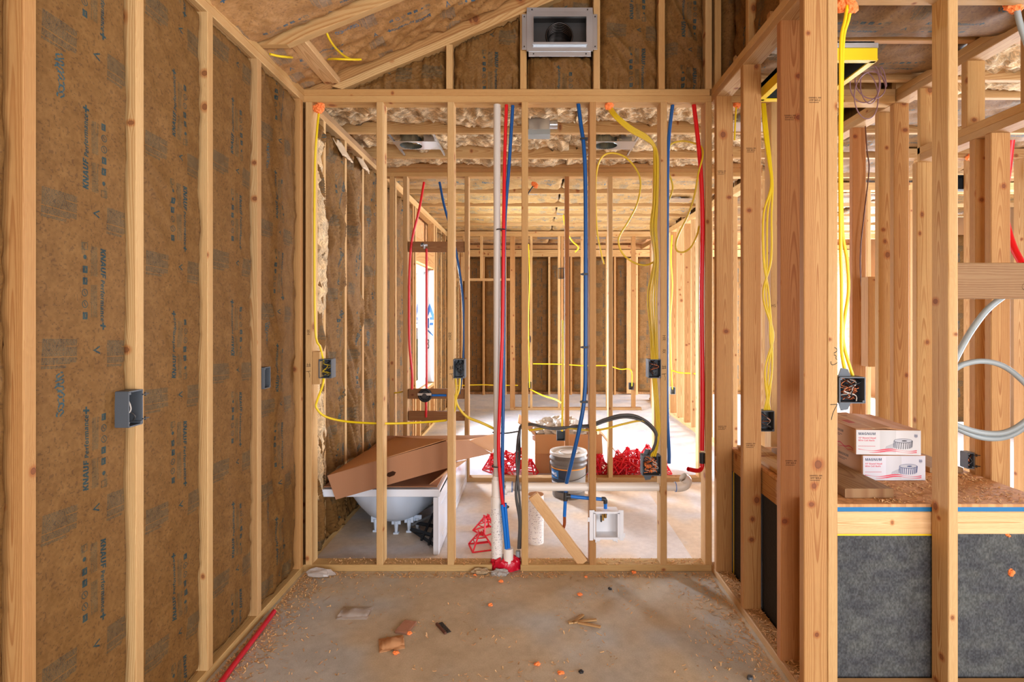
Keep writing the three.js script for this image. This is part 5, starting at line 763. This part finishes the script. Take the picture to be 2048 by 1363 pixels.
// ───────────── platform, nail boxes ─────────────
{
  const g = new THREE.Group(), x0 = 1.136, x1 = 2.1, d0 = 2.19, d1 = 3.14, Y = .7245; g.position.set((x0 + x1) / 2, 0, -(d0 + d1) / 2); const w = x1 - x0, d = d1 - d0;
  const top = bx(w, .012, d, 0, Y - .006, 0); { const u = top.attributes.uv, p = top.attributes.position; for (let i = 0; i < u.count; i++) u.setXY(i, p.getX(i) * 1.2, p.getZ(i) * 1.2); }
  part(g, 'top_sheet', top, osbMat, 'strand board top');
  part(g, 'blue_sheet', bx(w - .06, .018, d - .004, .03, Y - .021, 0), M.blueEdge, 'blue edged underlay');
  const r1 = boardGeo(w, .089, st, 0); part(g, 'rim_board', r1.translate(0, Y - .031 - .0445, d / 2 - st / 2), wood('white', 1), 'pale front rim board');
  part(g, 'rim_board', boardGeo(st, .115, d - .1, 2).translate(-w / 2 + st / 2 - .001, Y - .0125 - .0575, -.04), wood('orange', 2));
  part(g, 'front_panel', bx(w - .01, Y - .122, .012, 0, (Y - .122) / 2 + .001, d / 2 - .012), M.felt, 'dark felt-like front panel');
  part(g, 'side_panel', bx(.012, Y - .122, d - .06, -w / 2 + .01, (Y - .122) / 2 + .001, -.02), M.feltShaded, 'side panel darkened as if in shade');
  part(g, 'yellow_strip', merged([bx(.5, .006, .004, -.2, Y - .123, d / 2 - .003), bx(.006, .7, .006, -w / 2 + .004, .35, -d / 2 + .05)]), M.yellow);
  add(g, 'platform', 'raised platform with strand board top, blue edge, pale rim and black panels', 'platform');
}
{
  const face = (dark) => canvas(640, 260, (g) => {
    g.fillStyle = dark ? '#d0d0d6' : '#d4d3d2'; g.fillRect(0, 0, 640, 260); g.fillStyle = 'rgba(180,178,176,.4)'; g.fillRect(235, 6, 160, 240);
    g.fillStyle = '#20304e'; g.font = 'bold 37px sans-serif'; g.fillText('MAGNUM', 20, 52); g.fillStyle = '#c8283c'; g.font = 'bold 23px sans-serif'; g.fillText('15° Round Head', 20, 92); g.fillText('Wire Coil Nails', 20, 118);
    g.fillStyle = 'rgba(190,60,70,.55)'; for (let i = 0; i < 19; i++) g.fillRect(20 + i * 9, 167, 6, 9);
    g.fillStyle = '#d2314a'; for (const [o, x0, x1] of [[0, 20, 600], [18, 130, 600]]) { g.beginPath(); for (let x = x0; x <= x1; x += 4) g.lineTo(x, 206 + o + 12 * Math.sin((x - 60) / 58)); for (let x = x1; x >= x0; x -= 4) g.lineTo(x, 213 + o + 9 * Math.sin((x - 84) / 58)); g.fill(); }
    g.fillStyle = '#3a4668'; g.font = 'bold 15px sans-serif'; g.fillText('MAX', 574, 48); g.fillRect(574, 52, 34, 9); g.fillRect(574, 66, 34, 3); g.fillRect(580, 72, 22, 3);
    const cx = 465, cy = 110, ink = dark ? '#2c3a6c' : '#3c3e48'; g.fillStyle = ink; g.beginPath(); g.ellipse(cx, cy, 92, 24, 0, 0, 7); g.fill(); g.fillStyle = '#b8bac0'; g.beginPath(); g.ellipse(cx, cy - 1, 86, 20, 0, 0, 7); g.fill(); g.fillStyle = ink; g.beginPath(); g.ellipse(cx + 12, cy, 26, 6, 0, 0, 7); g.fill();
    for (let i = 0; i < 26; i++) { const a = Math.PI * (1 - i / 25), x = cx + 92 * Math.cos(a), y = cy + 23 * Math.sin(a); g.strokeStyle = i % 2 ? ink : '#c2c4ca'; g.lineWidth = 7; g.beginPath(); g.moveTo(x, y); g.lineTo(x - 6, y + 66); g.stroke(); } for (let i = 0; i < 9; i++) { const x = cx - 92 - i * 9; g.strokeStyle = '#767a86'; g.lineWidth = 3; g.beginPath(); g.moveTo(x, cy + 26 + i * 4); g.lineTo(x - 10, cy + 84); g.stroke(); }
  });
  const side = canvas(640, 200, (g) => { g.fillStyle = '#b98d66'; g.fillRect(0, 0, 640, 200); g.fillStyle = '#2c2c34'; g.font = 'bold 30px sans-serif'; g.fillText('MAGNUM', 330, 60); g.fillRect(330, 80, 120, 4); g.fillRect(330, 92, 90, 4); g.strokeStyle = '#b8323e'; g.lineWidth = 9; g.beginPath(); for (let x = 20; x < 620; x += 5) g.lineTo(x, 165 + 9 * Math.sin(x / 24)); g.stroke(); g.lineWidth = 5; g.beginPath(); for (let x = 60; x < 620; x += 5) g.lineTo(x, 184 + 6 * Math.sin(x / 20)); g.stroke(); });
  const topT = canvas(320, 440, (g) => { g.fillStyle = '#b78a60'; g.fillRect(0, 0, 320, 440); g.fillStyle = '#a8402e'; g.fillRect(70, 210, 66, 90); g.strokeStyle = '#5a3e2c'; g.lineWidth = 4; g.strokeRect(40, 180, 120, 150); g.beginPath(); g.moveTo(200, 120); g.lineTo(240, 300); g.stroke(); g.fillStyle = '#5a3e2c'; g.fillRect(190, 80, 60, 8); g.fillRect(196, 100, 40, 6); g.fillStyle = 'rgba(200,170,130,.6)'; g.fillRect(150, 0, 24, 440); });
  const mat = (t) => new THREE.MeshStandardMaterial({ map: t, roughness: .75 });
  const w = .287, h = .115, d = .40, Y = .7245;
  const mk = (label, x, dep, y, rot, dark, open) => {
    const g = new THREE.Group(); g.position.set(x, y, -dep); g.rotation.y = rot;
    part(g, 'carton', rbx(w, h, d, 0, h / 2, -d / 2, .004), M.card);
    const f = part(g, 'front_print', bx(w - .004, h - .004, .002, 0, h / 2, .0006), mat(face(dark)), 'white printed end');
    const s = new THREE.PlaneGeometry(d - .01, h - .006); s.rotateY(-Math.PI / 2); part(g, 'side_print', merged([bx(.001, h - .006, d - .01, -w / 2 - .0006, h / 2, -d / 2)]), mat(side));
    if (open) { const l = rbx(w * .55, .004, d, -w * .225, 0, 0, .0015); l.rotateZ(.05); l.translate(0, h + .008, -d / 2); const r = rbx(w * .52, .004, d, w * .24, 0, 0, .0015); r.rotateZ(-.09); r.translate(0, h + .006, -d / 2); part(g, 'lid_flap', l, mat(topT)); part(g, 'lid_flap', r, M.card); }
    return add(g, 'nail_box', label, 'box');
  };
  mk('lower of two stacked nail cartons, its coil of nails printed dark blue', 1.65, 2.5, Y, 0, true, false);
  mk('upper of two stacked nail cartons, lid flaps loosely closed', 1.624, 2.5, Y + h + .001, -.06, false, true);
}
board('lumber_offcut', 'thick grey-brown plank lying on the platform in front of the nail cartons', 'board', 1.29, 1.49, .726, .764, 2.26, 2.95, 'grey', null, 3);
{ const m = board('lumber_offcut', 'plywood strip lying on the back of the platform behind the side wall studs', 'board', 1.16, 1.30, .726, .745, 2.35, 3.1, 'tan', null, 1); }
{ const m = board('lumber_offcut', 'weathered board lying on the platform behind the nail cartons', 'board', 1.9, 2.06, .726, .75, 2.62, 3.05, 'grey', null, 1); }

// ───────────── bucket, carton, red spacers ─────────────
{
  const g = new THREE.Group(), D = 4.52; g.position.set(at(1137, 0, D).x, 0, -D);
  const pr = [[0, 0], [.128, 0], [.132, .006], [.142, .26], [.152, .262], [.152, .275], [.144, .278], [.145, .30], [.156, .302], [.156, .318], [.146, .32], [.147, .345], [.13, .345]].map(p => new THREE.Vector2(...p)); part(g, 'pail', new THREE.LatheGeometry(pr, 40), M.bucket);
  part(g, 'lid', new THREE.LatheGeometry([[0, .352], [.07, .353], [.072, .358], [.078, .358], [.08, .35], [.135, .35], [.14, .366], [.152, .366], [.155, .345], [.147, .343]].map(p => new THREE.Vector2(...p)), 40), M.pvcGrey, 'pale lid');
  const lt = canvas(512, 256, (c) => { c.fillStyle = '#1d2a3c'; c.fillRect(0, 0, 512, 256); c.fillStyle = '#e8942a'; c.fillRect(0, 0, 512, 12); c.fillStyle = '#2474ba'; c.fillRect(14, 24, 130, 90); c.fillStyle = '#fff'; c.font = 'bold 54px sans-serif'; c.fillText('PPG', 22, 88); c.fillStyle = '#dfe4ea'; for (let i = 0; i < 8; i++) c.fillRect(14 + i * 24, 150, 17, 20); c.fillStyle = '#9fb0c4'; c.fillRect(14, 190, 220, 10); c.fillRect(14, 212, 180, 8); c.fillStyle = '#8d867c'; c.fillRect(250, 12, 262, 244); });
  const lg = new THREE.CylinderGeometry(.1425, .1365, .19, 40, 1, true, -1.5, 2.9); lg.translate(0, .15, 0); part(g, 'label', lg, new THREE.MeshStandardMaterial({ map: lt, roughness: .5 }), 'dark blue label with orange line');
  part(g, 'bail_handle', tube([V(-.155, .28, 0), V(-.14, .2, .09), V(0, .16, .155), V(.14, .2, .09), V(.155, .28, 0)], .0025, 30, 5), M.metalDark);
  add(g, 'paint_bucket', 'grey paint bucket with pale lid and blue label on the bathroom floor', 'bucket');
}
{
  const g = new THREE.Group(), D = 5.14; g.position.set(at(1133, 0, D).x + .02, 0, -D - .22); const w = .62, h = .36, d = .42, t = .006;
  part(g, 'carton', merged([bx(w, h, t, 0, h / 2, d / 2), bx(w, h, t, 0, h / 2, -d / 2), bx(t, h, d, -w / 2, h / 2, 0), bx(t, h, d, w / 2, h / 2, 0), bx(w, t, d, 0, t / 2, 0)]), M.card);
  const fl = (sx, sz, x, z, rx, rz) => { const q = bx(sx, t, sz, sx && x ? Math.sign(x) * sx / 2 : 0, 0, z ? Math.sign(z) * sz / 2 : 0); q.rotateX(rx); q.rotateZ(rz); q.translate(x, h, z); return q; };
  part(g, 'flap', fl(.2, d, w / 2, 0, 0, -.9), M.card); part(g, 'flap', fl(.2, d, -w / 2, 0, 0, -.6), M.card); part(g, 'flap', fl(w, .18, 0, -d / 2, -.9, 0), M.cardIn); part(g, 'flap', fl(w, .18, 0, d / 2, 1.1, 0), M.card);
  const b = new THREE.IcosahedronGeometry(.2, 14), p = b.attributes.position; for (let i = 0; i < p.count; i++) { const x = p.getX(i), y = p.getY(i), z = p.getZ(i), k = 1 + .22 * (1 - 2 * Math.abs(N3(x * 9, y * 9, z * 9))) + .1 * N3(x * 22, y * 22, z * 22); p.setXYZ(i, x * k * 1.15 - .08, y * k * .7 + h - .02, z * k * .8 + .02); } b.computeVertexNormals(); part(g, 'plastic_liner', b, M.pvcGrey, 'crumpled white plastic inside');
  add(g, 'cardboard_carton', 'open cardboard carton with crumpled white plastic behind the bucket', 'box');
}
{
  const T = .0045, a = .06, hh = .11, parts = [];
  const bs = [V(-a, 0, -a), V(a, 0, -a), V(a, 0, a), V(-a, 0, a)], tp = [V(-.014, hh, -.01), V(.014, hh, -.01), V(.014, hh, .01), V(-.014, hh, .01)];
  const frame = merged([...bs.map((p, i) => bar(p, bs[(i + 1) % 4], T * 1.6)), ...bs.map((p, i) => bar(p, tp[i], T * 1.8)), ...[.45, .75].flatMap(k => bs.map((p, i) => bar(p.clone().lerp(tp[i], k), bs[(i + 1) % 4].clone().lerp(tp[(i + 1) % 4], k), T * 1.2)))]);
  const saddle = merged([bx(.036, .008, .028, 0, hh, 0), bx(.005, .022, .024, -.014, hh + .012, 0), bx(.005, .022, .024, .014, hh + .012, 0), bx(.005, .022, .01, 0, hh + .012, .01)]);
  const make = (label, group) => { const g = new THREE.Group(); part(g, 'frame', frame, M.redPlastic); part(g, 'saddle', saddle, M.redPlastic); return add(g, 'rebar_spacer', label, 'spacer', group); };
  const a1 = make('red plastic rebar spacer standing on the bathroom floor, nearest to the viewer'); a1.position.set(at(962, 0, 3.5).x, .004, -3.5); a1.rotation.y = .3; a1.scale.set(1.12, .78, 1.12);
  const a2 = make('red plastic rebar spacer half behind the drain pipe on the bathroom floor'); a2.position.set(at(972, 0, 3.72).x, .004, -3.76); a2.rotation.y = .7; a2.scale.set(1.1, .82, 1.1);
  const pile = (n, px0, px1, d0, d1, maxL, label, group) => { for (let i = 0; i < n; i++) { const o = make(label, group), lay = i < n * .45 ? 0 : i < n * .8 ? 1 : maxL, d = rr(d0, d1), px = rr(px0, px1); const wgt = lay ? .75 : 1; const mid = (px0 + px1) / 2; const x = at(mid + (px - mid) * wgt, 0, d).x; o.position.set(x, lay ? .03 + lay * .05 : .006, -d); o.rotation.set(lay ? rr(-.9, .9) : 0, rr(0, 6.28), lay ? rr(-.9, .9) : 0); } };
  pile(16, 965, 1062, 5.0, 5.35, 2, 'red plastic rebar spacer in the left pile beside the cardboard carton', 'red spacers of the left pile');
  pile(30, 1215, 1345, 4.99, 5.3, 2, 'red plastic rebar spacer in the right pile behind the junction box', 'red spacers of the right pile');
  pile(6, 1185, 1202, 5.0, 5.2, 1, 'red plastic rebar spacer between carton and right pile', 'red spacers beside the carton');
}
// ───────────── writing and stamps on the lumber ─────────────
{
  const stamp = canvas(256, 128, (g) => { g.clearRect(0, 0, 256, 128); g.fillStyle = 'rgba(70,44,26,.8)'; g.font = 'bold 34px sans-serif'; g.fillText('SAWMILL 588', 8, 36); g.font = 'bold 44px sans-serif'; g.fillText('SYP NO.2', 20, 82); for (let i = 0; i < 13; i++) g.fillRect(18 + i * 13, 100, 9, 12); });
  const pen = (txt, rot, w = 128, h = 256, sz = 90) => canvas(w, h, (g) => { g.clearRect(0, 0, w, h); g.strokeStyle = g.fillStyle = 'rgba(36,30,28,.9)'; g.lineWidth = 7; g.translate(w / 2, h / 2); g.rotate(rot); g.font = sz + 'px sans-serif'; g.textAlign = 'center'; g.textBaseline = 'middle'; g.fillText(txt, 0, 0); });
  const hash = canvas(128, 256, (g) => { g.clearRect(0, 0, 128, 256); g.strokeStyle = 'rgba(36,30,28,.92)'; g.lineWidth = 7; g.beginPath(); for (const [a, b, c, d] of [[20, 40, 110, 34], [34, 12, 46, 70], [84, 6, 92, 66], [16, 66, 112, 58], [14, 150, 110, 142], [64, 146, 92, 200], [92, 200, 84, 244]]) { g.moveTo(a, b); g.lineTo(c, d); } g.stroke(); });
  const arrow = canvas(128, 256, (g) => { g.clearRect(0, 0, 128, 256); g.strokeStyle = 'rgba(36,30,28,.92)'; g.lineWidth = 9; g.beginPath(); g.moveTo(10, 40); g.lineTo(118, 36); g.moveTo(112, 36); g.bezierCurveTo(80, 90, 40, 140, 26, 240); g.stroke(); });
  const scrawl = canvas(128, 256, (g) => { g.clearRect(0, 0, 128, 256); g.strokeStyle = 'rgba(36,30,28,.9)'; g.lineWidth = 8; g.beginPath(); g.moveTo(70, 20); g.bezierCurveTo(120, 40, 120, 70, 60, 90); g.moveTo(60, 110); g.bezierCurveTo(130, 120, 60, 150, 110, 170); g.moveTo(20, 190); g.bezierCurveTo(10, 250, 60, 240, 120, 200); g.stroke(); });
  const on = (obj, name, tex, x, y, D, w, h) => { const d = decal(obj, name, tex, w, h, V(x - obj.position.x, y - obj.position.y, -D - obj.position.z + .0008)); return d; };
  const px = (x, y, D) => at(x, y, D);
  for (const [i, x, y] of [[3, 1631, 200], [3, 1633, 955], [2, 1581, 235], [2, 1583, 925], [1, 1503, 300], [1, 1502, 890], [0, 1444, 345], [0, 1445, 855]]) { const D = [3.085, 2.695, 2.29, 2.095][i], p = px(x, y, D); on(sideStuds[i], 'grading_stamp', stamp, p.x, p.y, D, .056, .028); }
  const w4 = scene.children.find(o => o.userData.label?.startsWith('pale narrow stud edge')); { let p = px(1668, 712, D4); on(w4, 'pen_mark', scrawl, p.x, p.y, D4, .034, .08); p = px(1668, 822, D4); on(w4, 'pen_mark', arrow, p.x, p.y, D4, .034, .075); }
  const s = nearStudObj; const put = (i, t, x, y, w, h) => { const p = px(x, y, D1); on(s[i], 'pen_mark', t, p.x, p.y, D1, w, h); };
  put(0, pen('HR', -Math.PI / 2), 617, 664, .034, .07); put(0, hash, 617, 740, .034, .09); put(2, pen('HRR', -Math.PI / 2, 128, 320), 900, 672, .034, .085); put(2, hash, 903, 745, .034, .09);
  put(5, pen('HR', Math.PI / 2), 1328, 675, .034, .07); put(5, pen('RX', Math.PI / 2), 1328, 702, .034, .06); put(5, hash, 1328, 745, .034, .1);
  const hs = scene.children.find(o => o.userData.label?.startsWith('pale stud behind the bright')); { const p = px(1547, 611, D1); on(hs, 'pen_mark', pen('HS', 0, 128, 128, 80), p.x, p.y, D1, .034, .034); }
}
// ───────────── things on the floor ─────────────
{ const m = run('water_pipe', 'red pipe lying on the floor along the left wall', 'pipe', [[548, 1226, 2.715], [520, 1264, 2.545], [470, 1330, 2.30], [425, 1392, 2.11]], .0125, M.tape); m.position.y = .014; }
{ // shavings
  const g = new THREE.BufferGeometry(), P = [], ix = []; for (let i = 0; i <= 6; i++) { const t = i / 6, a = t * 2.4 - 1.2; P.push(-.006 * Math.sin(a) * 2, .004 * (1 - Math.cos(a)), -.003, -.006 * Math.sin(a) * 2, .004 * (1 - Math.cos(a)) + .001, .003); if (i < 6) { const q = i * 2; ix.push(q, q + 1, q + 2, q + 1, q + 3, q + 2); } } g.setAttribute('position', new THREE.Float32BufferAttribute(P, 3)); g.setIndex(ix); g.computeVertexNormals();
  const n = 9500, im = new THREE.InstancedMesh(g, new THREE.MeshStandardMaterial({ color: lin(222, 180, 128), roughness: .8, side: THREE.DoubleSide }), n), d = new THREE.Object3D(), c = new THREE.Color();
  for (let i = 0; i < n; i++) { let x, z, y = .001; const k = rnd();
    if (k < .28) { x = XL + .02 + Math.abs(N2(i, 1)) * .35 * rnd(); z = -rr(1.7, 3.15); } else if (k < .42) { x = XR - .02 - .3 * rnd() * rnd(); z = -rr(1.7, 3.15); } else if (k < .62) { x = rr(-1.25, 1.0); z = -rr(1.9, 3.16); if (N2(x * 2.5, z * 2.5) < -.05) { z = -3.16 + .07 * rnd(); } } else if (k < .74) { x = rr(XR + .01, XR + .085); z = -rr(2.1, 3.15); y = st + .001; } else if (k < .86) { x = rr(-1.2, 1.0); z = -rr(D1 + .005, D1b - .005); y = st + .001; if (x > -.24 && x < -.05) y = .002; } else { x = rr(1.4, 2.05); z = -rr(2.2, 2.6); y = .7255; if (x < 1.8 && z < -2.48) x += .4; if (x > 2.08) x = 2.0; if (x < 1.5) z = -rr(2.2, 2.25); }
    d.position.set(x, y, z); d.rotation.set(rr(-.3, .3), rnd() * 6.3, rr(-.3, .3)); const s = rr(.2, .8); d.scale.set(s * rr(.7, 1.6), s, s); d.updateMatrix(); im.setMatrixAt(i, d.matrix); const q = rr(.7, 1.12); im.setColorAt(i, c.setRGB(q, q * rr(.92, 1), q * rr(.8, 1))); }
  add(im, 'wood_shavings', 'pale wood shavings scattered over floor, plates and platform', 'shavings', null, 'stuff');
}
const chip = (r, s) => { const l = new THREE.IcosahedronGeometry(r, 2), p = l.attributes.position; for (let i = 0; i < p.count; i++) { const v = V(p.getX(i), p.getY(i), p.getZ(i)), k = 1 + .4 * N3(v.x / r + s, v.y / r, v.z / r); p.setXYZ(i, v.x * k * 1.2, Math.max(-r * .4, v.y * k * .7), v.z * k); } l.computeVertexNormals(); return l; };
[[981, 1211, 'orange foam crumb near the middle of the floor'], [1002, 1164, 'orange foam crumb in front of the drain pipe'], [1160, 1190, 'long orange foam crumb below the white outlet box'], [1075, 1330, 'orange foam crumb near the bottom of the picture'], [1122, 1347, 'lowest orange foam crumb on the floor'], [818, 1268, 'orange foam crumb beside the broken brown tile'], [1268, 1146, 'orange foam crumb against the right sole plate'], [792, 1307, 'orange foam crumb below the torn brown paper'], [950, 1151, 'small orange foam crumb at the left sole plate end'], [1172, 1155, 'small orange foam crumb in front of the greenish sole plate']].forEach(([x, y, l], i) => { const D = EYE * F / (y - VY), m = new THREE.Mesh(chip(.0105 * (i > 7 ? .7 : 1), i * 7), M.foam); m.position.set(at(x, y, D).x, .006, -D); add(m, 'foam_crumb', l, 'debris'); });
const onFloor = (x, y) => { const D = EYE * F / (y - VY); return V(at(x, y, D).x, 0, -D); };
{ const p = onFloor(812, 1256), m = new THREE.Mesh(rbx(.065, .012, .10, 0, .006, 0, .003), new THREE.MeshStandardMaterial({ color: lin(176, 122, 92), roughness: .9, bumpMap: fineNoise, bumpScale: .003 })); m.position.copy(p); m.rotation.y = -.25; add(m, 'tile_fragment', 'small broken reddish brown tile piece on the floor', 'debris'); }
{ const p = onFloor(882, 1258), g = new THREE.Group(); g.position.copy(p); g.rotation.y = .6; part(g, 'strip', rbx(.012, .01, .10, 0, .005, 0, .002), M.brownWire); for (let i = 0; i < 12; i++) part(g, 'nail', bx(.03, .003, .003, .014, .004, -.046 + i * .0084), M.metalDark); add(g, 'nail_strip', 'dark strip of collated nails lying on the floor', 'nails'); }
{ const p = onFloor(1165, 1244), g = new THREE.Group(); g.position.copy(p); [[.0, .14, .2], [.03, .11, -.35], [-.02, .09, .9]].forEach(([x, l, r]) => { const q = boardGeo(l, .008, .016, 0); q.rotateY(r); part(g, 'splinter', q.translate(x, .006, x), wood('tan', 2)); }); add(g, 'wood_splinter', 'splintered piece of wood on the right part of the floor', 'debris'); }
{ const p = onFloor(790, 1287), g = battGeo(.11, .10, { nu: 14, nv: 12, wrinkle: .006, depth: .003, recess: 0, bulge: .01, roll: 0 }), m = new THREE.Mesh(g, M.card); m.rotation.x = -Math.PI / 2; m.rotation.z = .3; m.position.copy(p).add(V(0, .008, .05)); add(m, 'paper_scrap', 'torn brown paper scrap on the floor below the tile piece', 'debris'); }
{ const p = onFloor(708, 1229), g = battGeo(.15, .11, { nu: 12, nv: 10, wrinkle: .006, depth: .002, recess: 0, bulge: .008, roll: 0 }), m = new THREE.Mesh(g, M.film); m.rotation.x = -Math.PI / 2; m.position.copy(p).add(V(0, .006, .04)); add(m, 'plastic_scrap', 'thin clear plastic scrap on the left part of the floor', 'debris'); }
{ const p = onFloor(640, 1152), m = new THREE.Mesh(chip(.05, 3), M.film); m.scale.set(1.3, .7, .5); m.position.copy(p).add(V(0, .02, 0)); add(m, 'plastic_scrap', 'crumpled clear plastic at the left foot of the near wall', 'debris'); }
{ const p = onFloor(962, 1142), m = new THREE.Mesh(chip(.032, 9), fluffMat); m.scale.set(1.3, .8, .5); m.position.copy(p).add(V(0, .014, .03)); add(m, 'wool_tuft', 'tuft of pinkish wool at the end of the left sole plate', 'debris'); }
[[1500, 1357, 'dark blue plastic cap on the floor at the lower right'], [1220, 1178, 'dark bit on the floor below the outlet box'], [1162, 1344, 'thin dark nail on the floor near the picture bottom']].forEach(([x, y, l], i) => { const m = new THREE.Mesh(i === 0 ? cyl(.012, .01, .012, 0, 12) : chip(.009, i), i === 0 ? M.boxGrey : M.black); m.position.copy(onFloor(x, y)).add(V(0, i ? .004 : 0, 0)); add(m, 'debris_bit', l, 'debris'); });
renderer.render(scene, camera);
